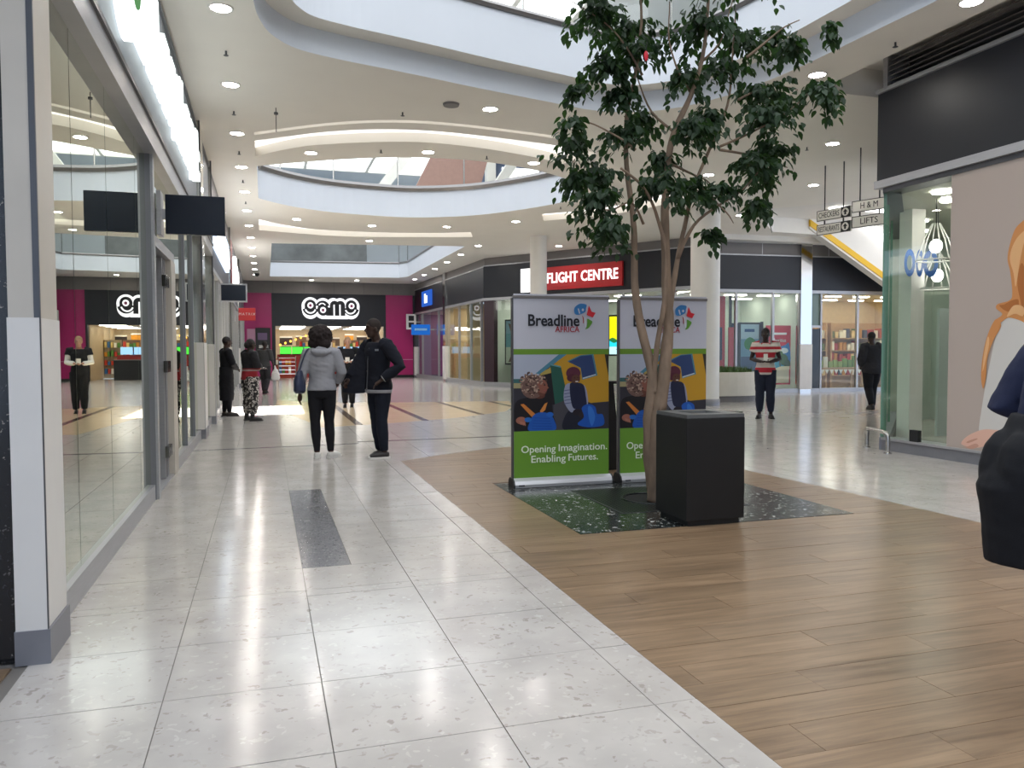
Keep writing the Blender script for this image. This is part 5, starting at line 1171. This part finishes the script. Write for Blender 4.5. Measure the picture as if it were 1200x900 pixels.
def person(label, x, y, rz, h, skin, pose=None, garments=(), hair=None, shoes=None, extra=None, voxel=.008, seed=1, facef=0, feet=((0,0),(0,0)), turn=0, group=None):
    """stands on the floor at x,y and looks along its own +y; pose gives joints as fractions of height"""
    J = dict(hipR=(.052,0,.505), kneeR=(.056,.012,.285), ankR=(.056,-.012,.045), shR=(.104,-.005,.812), elR=(.138,-.02,.645), wrR=(.142,.03,.50),
             hipL=(-.052,0,.505), kneeL=(-.056,.012,.285), ankL=(-.056,-.012,.045), shL=(-.104,-.005,.812), elL=(-.138,-.02,.645), wrL=(-.142,.03,.50),
             head=(0,.012,.925), lean=(0,0))
    J.update(pose or {}); V = {k_: (Vector(v)*h if len(v) == 3 else v) for k_, v in J.items()}
    e = empty('person', (0,0,0), 0, label, 'person', group)
    ms = mat('skin_%d_%d_%d' % skin, S(*skin), .45, spec=.35, var=.06, vscale=12)
    lx, ly = J['lean']
    def tor(z0, z1, gr, flare=0):
        T_ = [(.46,.070,.055),(.49,.090,.064),(.52,.097,.068),(.56,.089,.062),(.61,.079,.055),(.66,.081,.057),(.72,.092,.064),(.77,.098,.060),(.80,.098,.05),(.822,.078,.044),(.84,.042,.036)]
        out = []
        zs = sorted(set([z0,z1]+[t[0] for t in T_ if z0 < t[0] < z1]))
        for z in zs:
            i = 0
            while i < len(T_)-2 and T_[i+1][0] < z: i += 1
            a, b_ = T_[i], T_[i+1]; f_ = min(1,max(0,(z-a[0])/(b_[0]-a[0]))); rx = a[1]+(b_[1]-a[1])*f_; ry = a[2]+(b_[2]-a[2])*f_
            k_ = max(0,(z-.53)/.3); out.append((lx*k_*h, ly*k_*h, z*h, (rx+gr)*h, (ry+gr)*h))
        return out
    W = GW
    # ---- body
    mb = MB(); mb.rings(tor(.46,.84,-.004), 20)
    hd = V['head']; nk = Vector((lx*h, ly*h-.004*h, .825*h))
    mb.tube([nk-Vector((0,0,.02*h)), nk.lerp(hd,.5), hd], [.036*h,.031*h,.03*h], 12)
    rot = Matrix.Rotation(R(turn),3,'Z')
    def hp(a, b_, c): return hd + rot @ (Vector((a,b_,c))*h)
    mb.ell(hd+Vector((0,0,.012*h)), (.043*h,.053*h,.060*h), 16, rot=rot); mb.ell(hp(0,.012,-.028), (.033*h,.038*h,.040*h), 14, rot=rot); mb.ell(hp(0,.03,-.052), (.017*h,.014*h,.013*h), 10, rot=rot)
    mb.tube([hp(0,.05,.012), hp(0,.064,-.012), hp(0,.052,-.02)], [.005*h,.009*h,.007*h], 8)
    mb.ell(hp(0,.045,.02), (.032*h,.01*h,.007*h), 10, rot=rot); mb.ell(hp(0,.049,-.033), (.014*h,.006*h,.007*h), 10, rot=rot)
    for s in (-1,1): mb.ell(hp(s*.044,.0,-.004), (.006*h,.012*h,.018*h), 10, rot=rot)
    for s, q in ((1,'R'),(-1,'L')):
        hi, kn, an, sh, el, wr_ = (V[k_+q] for k_ in ('hip','knee','ank','sh','el','wr'))
        mb.tube([hi+Vector((0,0,.02*h)), hi.lerp(kn,.4), kn, kn.lerp(an,.35), an], [.054*h,.047*h,.032*h,.033*h,.02*h], 12)
        fa = R(feet[0 if q == 'R' else 1][0]); fd = Vector((math.sin(fa),math.cos(fa),0))
        mb.tube([an-fd*.025*h-Vector((0,0,.02*h)), an+fd*.03*h-Vector((0,0,.018*h)), an+fd*.095*h-Vector((0,0,.028*h))], [.022*h,.022*h,.014*h], 10)
        mb.tube([sh-Vector((s*.03*h,0,0)), sh, sh.lerp(el,.5), el, el.lerp(wr_,.4), wr_], [.034*h,.033*h,.028*h,.023*h,.022*h,.015*h], 12)
        # hand: palm, four unequal fingers and a thumb from the side of the palm
        d = (wr_-el).normalized(); hdir = Vector(J['hand'+q]).normalized() if 'hand'+q in J else d
        side = hdir.cross(Vector((0,0,1))); side = side.normalized() if side.length > .2 else Vector((0,1,0)); 
        if abs(hdir.z) > .8: side = Vector((0,1,0)); side = (side - hdir*side.dot(hdir)).normalized()
        nrm = hdir.cross(side).normalized()
        mb.tube([wr_, wr_+hdir*.02*h, wr_+hdir*.052*h], [.014*h,.019*h,.018*h], 10, flat=.6)
        curl = nrm*(.012*h)*(-s)
        for i_, ln in enumerate((.036,.042,.039,.031)):
            b0 = wr_+hdir*.048*h+side*(.0145-.0097*i_)*h
            mb.tube([b0, b0+hdir*ln*.5*h+curl*.3, b0+hdir*ln*.9*h+curl*1.2], [.0054*h,.005*h,.004*h], 7)
        t0 = wr_+hdir*.016*h+side*.014*h; mb.tube([t0, t0+hdir*.016*h+side*.012*h, t0+hdir*.036*h+side*.014*h+curl*.5], [.0066*h,.006*h,.0046*h], 7)
    X = Matrix.Translation((x,y,0)) @ Matrix.Rotation(rz,4,'Z')
    W_ = lambda m_: m_.xf(X)
    remeshed(W_(mb), 'body', ms, e, voxel, 3)
    if facef:
        for s in (-1,1):
            W_(MB().ell(hp(s*.017,.0475,.008), (.007*h,.005*h,.0045*h), 10)).build('eye', mat('eye_white', S(190,184,176), .3), e, smooth=True)
            W_(MB().ell(hp(s*.017,.0515,.008), (.0036*h,.0026*h,.0036*h), 8)).build('iris', mat('iris', S(26,18,14), .2), e, smooth=True)
    # ---- clothes
    for g in garments:
        kd = g['kind']; gm = g['mat']; gr = g.get('gr',.010); mb = MB()
        if kd == 'top':
            z0 = g.get('hem',.50); mb.rings(tor(max(z0,.461), g.get('neck',.83), gr), 24)
            if z0 < .46: 
                a = tor(.461,.83,gr)[0]; fl = g.get('flare',1.08); mb.rings([(a[0],a[1],z0*h,a[3]*fl+.015*h,a[4]*fl+.015*h),(a[0],a[1],.47*h,(.088+gr)*h,(.064+gr)*h)], 24)
            for s, q in ((1,'R'),(-1,'L')):
                sh, el, wr_ = V['sh'+q], V['el'+q], V['wr'+q]; sl = g.get('sleeve',1.0); k_ = g.get('loose',.008)*h
                if sl <= 1: end = sh.lerp(el, sl) if sl < .6 else (el if sl == .6 else el.lerp(wr_, (sl-.6)/.4))
                pts = [sh-Vector((s*.035*h,0,.004*h)), sh+Vector((0,0,.0)), sh.lerp(el,.5)]; rad = [.040*h+k_,.036*h+k_,.031*h+k_]
                if sl >= .6: pts += [el, el.lerp(wr_,.5), end]; rad += [.027*h+k_,.024*h+k_,.018*h+k_]
                else: pts = pts[:2]+[end]; rad = [.040*h+k_,.037*h+k_,.034*h+k_]
                mb.tube(pts, rad, 14)
        if kd == 'trousers':
            mb.rings(tor(.461, g.get('waist',.60), gr*.8), 24)
            for q in 'RL':
                hi, kn, an = V['hip'+q], V['knee'+q], V['ank'+q]; k_ = g.get('loose',.006)*h; end = kn.lerp(an, g.get('len',.95))
                mb.tube([hi+Vector((0,0,.03*h)), hi.lerp(kn,.4), kn, kn.lerp(an,.4), end], [.056*h+k_,.050*h+k_,.035*h+k_*1.1,.036*h+k_,.021*h+k_*g.get('cuff',1.3)], 14)
        if kd == 'skirt':
            a = tor(.461,.6,gr); zz = g['hem']; c = tor(.461,.6,gr)[0]
            mb.rings([(0,0,zz*h,.086*h,.072*h),(0,0,.40*h,.098*h,.08*h),(0,0,.46*h,.106*h,.082*h)] + [(r_[0],r_[1],r_[2],r_[3],r_[4]) for r_ in tor(.50,g.get('waist',.64),gr)], 24)
        if kd == 'hood':
            for i in range(9):
                t = PI*(i/8) ; 
            ring = [Vector((.062*math.sin(t)*1.0, -.035+.05*math.cos(t), .838-.03*(1-math.cos(t))/2))*h for t in [2*PI*i/14 for i in range(15)]]
            mb.tube(ring, .022*h, 10); mb.ell(Vector((0,-.058,.815))*h, (.052*h,.026*h,.045*h), 14)
        if kd == 'custom': g['fn'](mb, V, h)
        remeshed(W_(mb), g['name'], gm, e, g.get('voxel',.011), g.get('sm',2), g.get('fold',.006), seed)
    # ---- hair and shoes
    if hair:
        kd, hm = hair; mb = MB()
        if kd == 'short': mb.ell(hp(0,-.004,.022), (.0465*h,.0545*h,.055*h), 16, rot=rot); remeshed(W_(mb), 'hair', hm, e, .008, 1, .002, seed)
        if kd == 'afro':
            mb.ell(hp(0,-.014,.015), (.086*h,.082*h,.088*h), 18, rot=rot); mb.ell(hp(.035,-.03,-.045), (.055*h,.055*h,.05*h), 14); mb.ell(hp(-.035,-.035,-.045), (.055*h,.05*h,.05*h), 14)
            rr_ = random.Random(5)
            for i in range(160):
                a = rr_.uniform(0,2*PI); ph = math.acos(rr_.uniform(-.7,1)); mb.ell(hp(.085*math.sin(ph)*math.cos(a), -.014+.08*math.sin(ph)*math.sin(a), .012+.084*math.cos(ph)), [rr_.uniform(.008,.014)*h]*3, 6)
            remeshed(W_(mb), 'hair', hm, e, .009, 1, .005, seed)
        if kd == 'long':
            mb.ell(hp(0,-.008,.018), (.052*h,.062*h,.062*h), 16, rot=rot); mb.tube([hp(0,-.04,0), hp(0,-.05,-.08), hp(0,-.045,-.15)], [.05*h,.05*h,.03*h], 12); remeshed(W_(mb), 'hair', hm, e, .009, 2, .005, seed)
        if kd == 'bun': mb.ell(hp(0,-.006,.02), (.05*h,.058*h,.057*h), 16, rot=rot); mb.ell(hp(0,-.05,.0), (.04*h,.035*h,.045*h), 12); remeshed(W_(mb), 'hair', hm, e, .009, 2, .004, seed)
    if shoes:
        sm_, solem, hi_ = shoes
        for i, q in enumerate('RL'):
            an = V['ank'+q]; fa = R(feet[i][0]); fd = Vector((math.sin(fa),math.cos(fa),0)); sd = Vector((fd.y,-fd.x,0)); lift = feet[i][1]*h
            prof = [(-.042,.016),(-.03,.021),(0,.021),(.04,.023),(.08,.026),(.105,.021),(.118,.010)]
            P = [an+fd*a*h+sd*b_*h for a, b_ in prof]+[an+fd*a*h-sd*b_*h for a, b_ in reversed(prof)]
            zb = max(0, an.z-.045*h)
            W_(MB().prism([(p.x,p.y) for p in P], zb+.001, zb+.014*h)).build('sole', solem, e)
            mb = MB(); z = zb
            mb.tube([Vector((an.x,an.y,z+.026*h))-fd*.032*h, Vector((an.x,an.y,z+.03*h))+fd*.01*h, Vector((an.x,an.y,z+.024*h))+fd*.06*h, Vector((an.x,an.y,z+.019*h))+fd*.104*h], [.021*h,.026*h,.0235*h,.014*h], 12)
            mb.tube([Vector((an.x,an.y,z+.03*h))-fd*.006*h, Vector((an.x,an.y,z+.03*h+hi_*h))-fd*.006*h], [.026*h,.025*h], 12)
            remeshed(W_(mb), 'shoe', sm_, e, .008, 2)
    if extra: extra(e, V, h, W_)
    return e
GW = None
def cloth(name, c, var=.08, rough=.85): return mat(name, S(*c), rough, var=var, vscale=6, bump=.15, bscale=220, spec=.25)
D1, D2 = (58,40,33), (74,50,40)
K_black = cloth('cloth_black', (26,26,31)); K_denim = cloth('cloth_blue_black', (24,28,40)); K_grey = cloth('cloth_grey', (150,150,156)); K_hair = mat('black_hair', S(30,24,24), .8, var=.2, vscale=30, bump=.5, bscale=90)
K_rubber = mat('white_sole', S(215,212,208), .6); K_blacks = mat('black_sole', S(28,27,27), .6); K_wshoe = mat('white_shoe', S(214,212,208), .6, var=.05); K_dshoe = mat('dark_shoe', S(34,30,30), .55, var=.1)

# woman in grey hoodie, back to us
def w_extra(e, V, h, W_):
    pass
person('woman in grey hoodie and black trousers seen from behind, shoulder bag on left', .68, 10.34, R(-8), 1.66, D2,
       dict(shR=(.1,-.005,.805), shL=(-.1,-.005,.805), elR=(.15,.0,.655), wrR=(.11,.075,.575), elL=(-.148,-.015,.645), wrL=(-.165,.02,.49), kneeR=(.05,.012,.285), kneeL=(-.054,.0,.285), ankR=(.062,-.02,.045), ankL=(-.04,-.03,.045)),
       [dict(kind='trousers',name='trousers',mat=K_black,loose=.003,fold=.004,cuff=.9,voxel=.009), dict(kind='top',name='hoodie',mat=K_grey,gr=.016,hem=.52,loose=.013,sleeve=.95,fold=.007,voxel=.01), dict(kind='hood',name='hood',mat=K_grey,fold=.004,voxel=.009)],
       ('afro', mat('afro_hair', S(34,24,24), .9, var=.25, vscale=40, bump=.6, bscale=80)), (K_wshoe, K_rubber, .02), voxel=.007, seed=1, feet=((35,0),(-5,0)), turn=-25)
# her bag hangs beside the left hip
bg = empty('shoulder_bag', (.37,10.3,.85), 0, 'slouchy navy shoulder bag on the left side of woman in grey hoodie', 'bag')
K_bag = mat('navy_leather', S(50,56,80), .45, var=.1, vscale=8, bump=.1, bscale=60)
mb = MB(); Xb = Matrix.Translation((.405,10.33,0)) @ Matrix.Rotation(R(-10),4,'Z')
mb.rings([(0,0,.83,.05,.12),(0,0,.86,.075,.17),(0,0,.95,.075,.175),(0,0,1.05,.055,.15),(.01,0,1.12,.03,.12)], 18)
remeshed(mb.xf(Xb), 'bag_body', K_bag, bg, .009, 2, .006, 4)
for s in (-1,1):
    MB().tube(spline([Xb @ Vector((.01,s*.09,1.1)), Xb @ Vector((.05,s*.055,1.25)), Xb @ Vector((.1,s*.045,1.37)), Xb @ Vector((.13,s*.03,1.392))], 4), .009, 6).build('strap', K_bag, bg, smooth=True)

# man in dark jacket, turned to her, holding the jacket open with one arm
def jacket_flap(mb, V, h):
    q = [Vector(p)*h for p in ((.085,.03,.80),(.15,.075,.73),(.225,.13,.60),(.235,.15,.475),(.14,.12,.462),(.05,.085,.47),(.055,.07,.62))]
    n_ = Vector((.35,-.8,.1)).normalized()*.014*h; k_ = len(q)
    mb.add([p+n_ for p in q]+[p-n_ for p in q], [tuple(range(k_)), tuple(range(2*k_-1,k_-1,-1))]+[(i,k_+i,k_+(i+1)%k_,(i+1)%k_) for i in range(k_)])
def man_extra(e, V, h, W_):
    W_(MB().rings([(0,.006*h,.470*h,.113*h,.084*h),(0,.006*h,.493*h,.118*h,.089*h)], 28)).build('shirt_hem', K_grey, e, smooth=True)
    a = V['wrL']; b_ = V['elL']; d = (b_-a).normalized()
    W_(MB().tube([a+d*.012*h, a+d*.045*h], [.027*h,.029*h], 12)).build('pale_cuff', cloth('cuff_grey', (170,172,172)), e, smooth=True)
    c = Vector((-.085,.075,.775))*h; W_(MB().box(c.x-.018*h,c.x+.018*h,c.y,c.y+.006*h,c.z-.007*h,c.z+.007*h)).build('chest_badge', cloth('badge', (120,126,134)), e)
    W_(MB().tube([Vector((.0,.078,.79))*h, Vector((.01,.088,.7))*h, Vector((.012,.09,.6))*h, Vector((.012,.098,.49))*h], .004*h, 6)).build('zip', M_alud, e)
K_jn = cloth('jacket_navy',(25,27,37))
person('man in dark navy jacket and black trousers facing the woman in grey hoodie', 1.37, 10.12, R(118), 1.77, D1,
       dict(head=(.0,.045,.925), lean=(0,.012), shR=(.112,.01,.812), shL=(-.112,.01,.812), elR=(.175,.06,.68), wrR=(.19,.12,.575), elL=(-.195,-.045,.66), wrL=(-.115,.06,.565), handL=(.5,.6,-.6), kneeR=(.04,.0,.285), kneeL=(-.045,.012,.285), ankR=(.035,-.03,.045), ankL=(-.05,-.005,.045)),
       [dict(kind='trousers',name='trousers',mat=K_denim,loose=.006,fold=.006,cuff=1.5,voxel=.01), dict(kind='top',name='jacket',mat=K_jn,gr=.018,hem=.485,loose=.015,sleeve=.96,fold=.008,voxel=.011), dict(kind='custom',name='jacket_front',mat=K_jn,fn=jacket_flap,fold=.005,sm=1)],
       ('short', mat('cropped_hair', S(40,31,28), .9)), (K_dshoe, K_rubber, .01), extra=man_extra, voxel=.007, seed=2, feet=((-15,0),(20,0)), turn=-12)

# store man behind them, reading a phone
def held_slip(e, V, h, W_):
    c = (V['wrR']+V['wrL'])/2 + Vector((0,.05*h,.0)); W_(MB().box(c.x-.05,c.x+.05,c.y,c.y+.012,c.z-.01,c.z+.11)).build('paper_slip', mat('paper', S(228,226,220), .6), e)
person('man in black T-shirt over white sleeves standing behind the couple near game store', 1.92, 19.7, R(172), 1.72, (168,128,108),
       dict(head=(0,.03,.925), elR=(.14,.01,.655), wrR=(.04,.13,.645), elL=(-.14,.01,.655), wrL=(-.04,.13,.645), kneeR=(.05,.015,.285), ankR=(.045,0,.045), ankL=(-.05,-.02,.045)),
       [dict(kind='trousers',name='trousers',mat=K_black,loose=.012), dict(kind='top',name='white_undershirt',mat=cloth('white_cotton',(214,212,208)),gr=.006,hem=.5,loose=.008,sleeve=.95), dict(kind='top',name='black_tshirt',mat=K_black,gr=.014,hem=.48,loose=.016,sleeve=.4)],
       ('short', mat('light_hair', S(150,120,92), .8)), (K_dshoe, K_blacks, .01), voxel=.009, seed=3, extra=held_slip, facef=1)

# person in camouflage trousers by the left wall
K_camo = bpy.data.materials.new('camouflage'); K_camo.use_nodes = True; nt = K_camo.node_tree; b = nt.nodes['Principled BSDF']; b.inputs['Roughness'].default_value = .85
tc = nt.nodes.new('ShaderNodeTexCoord'); n1 = nt.nodes.new('ShaderNodeTexNoise'); n1.inputs['Scale'].default_value = 17; n1.inputs['Detail'].default_value = 1
cr = nt.nodes.new('ShaderNodeValToRGB'); cr.color_ramp.interpolation = 'CONSTANT'; cr.color_ramp.elements[0].color = (*S(30,28,30),1); cr.color_ramp.elements[1].position = .47; cr.color_ramp.elements[1].color = (*S(98,92,90),1)
q = cr.color_ramp.elements.new(.53); q.color = (*S(196,190,184),1); q = cr.color_ramp.elements.new(.62); q.color = (*S(60,56,56),1)
nt.links.new(tc.outputs['Object'], n1.inputs['Vector']); nt.links.new(n1.outputs['Fac'], cr.inputs['Fac']); nt.links.new(cr.outputs['Color'], b.inputs['Base Color'])
K_jer = bpy.data.materials.new('banded_jersey'); K_jer.use_nodes = True; nt = K_jer.node_tree; b = nt.nodes['Principled BSDF']; b.inputs['Roughness'].default_value = .85
g_ = nt.nodes.new('ShaderNodeNewGeometry'); sx = nt.nodes.new('ShaderNodeSeparateXYZ'); cr = nt.nodes.new('ShaderNodeValToRGB'); cr.color_ramp.interpolation = 'CONSTANT'
mr = nt.nodes.new('ShaderNodeMapRange'); mr.inputs['From Min'].default_value = .75; mr.inputs['From Max'].default_value = 1.35
els = cr.color_ramp.elements; els[0].color = (*S(150,34,44),1); els[1].position = .38; els[1].color = (*S(150,140,138),1); q = els.new(.43); q.color = (*S(128,40,46),1); q = els.new(.47); q.color = (*S(28,27,32),1)
nt.links.new(g_.outputs['Position'], sx.inputs[0]); nt.links.new(sx.outputs['Z'], mr.inputs['Value']); nt.links.new(mr.outputs[0], cr.inputs['Fac']); nt.links.new(cr.outputs['Color'], b.inputs['Base Color'])
person('person in black and red jersey with camouflage trousers by the left wall', -.3, 16.45, R(-62), 1.62, D1,
       dict(head=(0,.02,.92), elR=(.15,.03,.655), wrR=(-.02,.14,.665), elL=(-.15,.03,.655), wrL=(.03,.14,.64), kneeR=(.075,.0,.285), ankR=(.085,-.01,.045), kneeL=(-.075,.02,.285), ankL=(-.085,.0,.045)),
       [dict(kind='trousers',name='trousers',mat=K_camo,loose=.028,fold=.01,cuff=.75,len=.82), dict(kind='top',name='jersey',mat=K_jer,gr=.026,hem=.5,loose=.02,sleeve=.95,fold=.008)],
       ('bun', K_hair), (K_dshoe, K_blacks, .06), voxel=.009, seed=4, feet=((20,0),(-10,0)))
# long black coat against the glass
def coat(mb, V, h):
    mb.rings([(0,.0,.2*h,.085*h,.085*h),(0,0,.35*h,.098*h,.09*h),(0,0,.5*h,.105*h,.088*h),(0,0,.62*h,.096*h,.08*h)], 20)
person('person in a long black coat standing against the left glass', -.79, 17.75, R(-70), 1.68, D1,
       dict(elR=(.13,.04,.66), wrR=(.03,.12,.60), elL=(-.13,.04,.66), wrL=(-.03,.12,.60), kneeR=(.04,.01,.285), ankR=(.04,.02,.045), kneeL=(-.04,.0,.285), ankL=(-.04,-.02,.045)),
       [dict(kind='trousers',name='trousers',mat=K_black,loose=.004), dict(kind='top',name='coat_upper',mat=K_black,gr=.014,hem=.5,loose=.012), dict(kind='custom',name='coat_skirt',mat=K_black,fn=coat,fold=.008)],
       ('short', K_hair), (K_dshoe, K_blacks, .01), voxel=.01, seed=5)
# person further back in dark grey
person('person in dark grey shirt far down the mall, walking by the cash machine', -.02, 26.6, R(-25), 1.7, D1,
       dict(kneeL=(-.05,.05,.29), ankL=(-.05,.05,.05), kneeR=(.05,.0,.285), ankR=(.05,-.1,.07), elR=(.14,.0,.65), wrR=(.13,.08,.56), elL=(-.14,-.02,.645), wrL=(-.15,.02,.5)),
       [dict(kind='trousers',name='trousers',mat=cloth('slate_trousers',(52,50,54)),loose=.012), dict(kind='top',name='shirt',mat=cloth('dark_grey_shirt',(66,66,68)),gr=.018,hem=.47,loose=.014,sleeve=.6)],
       ('short', K_hair), (K_dshoe, K_blacks, .01), voxel=.012, seed=6)
pb = empty('carrier_bag', (.26,26.5,.5), 0, 'white plastic carrier bag hanging beside the person in dark grey shirt', 'bag')
remeshed(MB().rings([(.3,26.5,.45,.1,.05),(.3,26.5,.5,.14,.08),(.3,26.5,.68,.12,.07),(.3,26.5,.82,.04,.03),(.28,26.5,.92,.02,.02)], 14), 'bag_body', mat('white_plastic', S(216,214,212), .4), pb, .012, 1, .01, 6)

# man in the red striped shirt
K_strip = bpy.data.materials.new('red_white_stripes'); K_strip.use_nodes = True; nt = K_strip.node_tree; b = nt.nodes['Principled BSDF']; b.inputs['Roughness'].default_value = .85
g_ = nt.nodes.new('ShaderNodeNewGeometry'); sx = nt.nodes.new('ShaderNodeSeparateXYZ'); mr = nt.nodes.new('ShaderNodeMapRange'); mr.inputs['From Min'].default_value = .88; mr.inputs['From Max'].default_value = 1.58
cr = nt.nodes.new('ShaderNodeValToRGB'); cr.color_ramp.interpolation = 'CONSTANT'
RW = [(0,1),(.05,0),(.19,1),(.34,2),(.37,1),(.47,0),(.62,1),(.70,0),(.78,1),(.90,0)]; RC = [S(176,34,50), S(206,196,190), S(190,150,146)]
els = cr.color_ramp.elements; els[0].position = 0; els[0].color = (*RC[1],1); els[1].position = .05; els[1].color = (*RC[0],1)
for p_, c_ in RW[2:]: q = els.new(p_); q.color = (*RC[c_],1)
nt.links.new(g_.outputs['Position'], sx.inputs[0]); nt.links.new(sx.outputs['Z'], mr.inputs['Value']); nt.links.new(mr.outputs[0], cr.inputs['Fac']); nt.links.new(cr.outputs['Color'], b.inputs['Base Color'])
def phone(e, V, h, W_):
    c = (V['wrR']+V['wrL'])/2 + Vector((0,.03*h,.02*h)); W_(MB().box(c.x-.04,c.x+.04,c.y,c.y+.01,c.z-.02,c.z+.12)).build('white_cup', mat('paper', S(228,226,220), .6), e)
    W_(MB().tube([Vector((.06,-.02,.815))*h, Vector((.04,.045,.82))*h, Vector((-.04,.045,.82))*h, Vector((-.06,-.02,.815))*h], .014*h, 8)).build('collar', cloth('collar_red',(168,34,48)), e, smooth=True)
person('man in red and white striped polo shirt and navy trousers holding something white', 9.5, 13.62, R(146), 1.80, (46,33,30),
       dict(elR=(.15,-.01,.655), wrR=(.045,.12,.63), elL=(-.15,-.01,.655), wrL=(-.045,.12,.625), kneeR=(.055,.012,.285), ankR=(.06,0,.045), kneeL=(-.055,.012,.285), ankL=(-.062,0,.045), handR=(-1,.3,.1), handL=(1,.3,.1)),
       [dict(kind='trousers',name='trousers',mat=cloth('navy_trousers',(34,38,54)),loose=.012,fold=.007,cuff=.8,len=.88), dict(kind='top',name='polo_shirt',mat=K_strip,gr=.016,hem=.485,loose=.016,sleeve=.5,fold=.006)],
       ('short', K_hair), (K_dshoe, K_blacks, .0), extra=phone, voxel=.008, seed=7, facef=1, feet=((12,0),(-12,0)))
# man walking off to the right
person('man in black jacket and trousers walking away near the bookshop', 12.95, 14.6, R(-12), 1.76, D1,
       dict(head=(0,.02,.925), lean=(0,.01), elR=(.15,-.02,.655), wrR=(.11,.06,.58), elL=(-.15,-.02,.655), wrL=(-.11,.06,.58), kneeR=(.045,.05,.29), ankR=(.04,.06,.05), kneeL=(-.045,.0,.285), ankL=(-.05,-.11,.075)),
       [dict(kind='trousers',name='trousers',mat=K_black,loose=.014,fold=.007,cuff=1.6), dict(kind='top',name='jacket',mat=cloth('charcoal_jacket',(46,46,50)),gr=.03,hem=.47,loose=.024,sleeve=.95,fold=.009)],
       ('short', K_hair), (K_dshoe, K_blacks, .01), voxel=.009, seed=8)
# woman at the right edge of the picture, leaning forward as she walks out of it
def skirt_back(mb, V, h):
    mb.ell(Vector((.03,-.045,.52))*h, (.07*h,.062*h,.11*h), 14); mb.ell(Vector((-.03,-.045,.52))*h, (.07*h,.062*h,.11*h), 14)
    mb.rings([(0,.02*h,.328*h,.09*h,.125*h),(0,.005*h,.42*h,.1*h,.118*h),(0,-.012*h,.50*h,.105*h,.112*h),(0,.0,.58*h,.09*h,.085*h)] + [(0,.02*h,.66*h,.083*h,.065*h)], 24)
person('woman in navy top and black knee-length skirt at the right edge, nearest person', 2.75, 2.24, R(-107), 1.68, (196,150,128),
       dict(head=(0,.15,.91), lean=(0,.10), shR=(.1,.085,.805), shL=(-.1,.085,.805), elR=(.15,.02,.675), wrR=(.10,.14,.64), elL=(-.15,.02,.675), wrL=(-.10,.14,.64), kneeR=(.045,.10,.285), ankR=(.045,.14,.045), kneeL=(-.045,.07,.285), ankL=(-.045,.09,.05)),
       [dict(kind='trousers',name='black_tights',mat=cloth('tights_black',(24,23,26)),loose=.0015,fold=0,cuff=1,voxel=.009), dict(kind='custom',name='skirt',fn=skirt_back,mat=cloth('skirt_black',(22,22,25)),fold=.004,voxel=.009,sm=4), dict(kind='top',name='navy_top',mat=cloth('navy_knit',(38,42,64)),gr=.013,hem=.62,loose=.016,sleeve=.95,fold=.006,voxel=.009)],
       ('bun', mat('auburn_hair', S(150,92,54), .6, var=.2, vscale=20, stretch=(1,1,.2))), (K_dshoe, K_blacks, .0), voxel=.007, seed=9, facef=1)
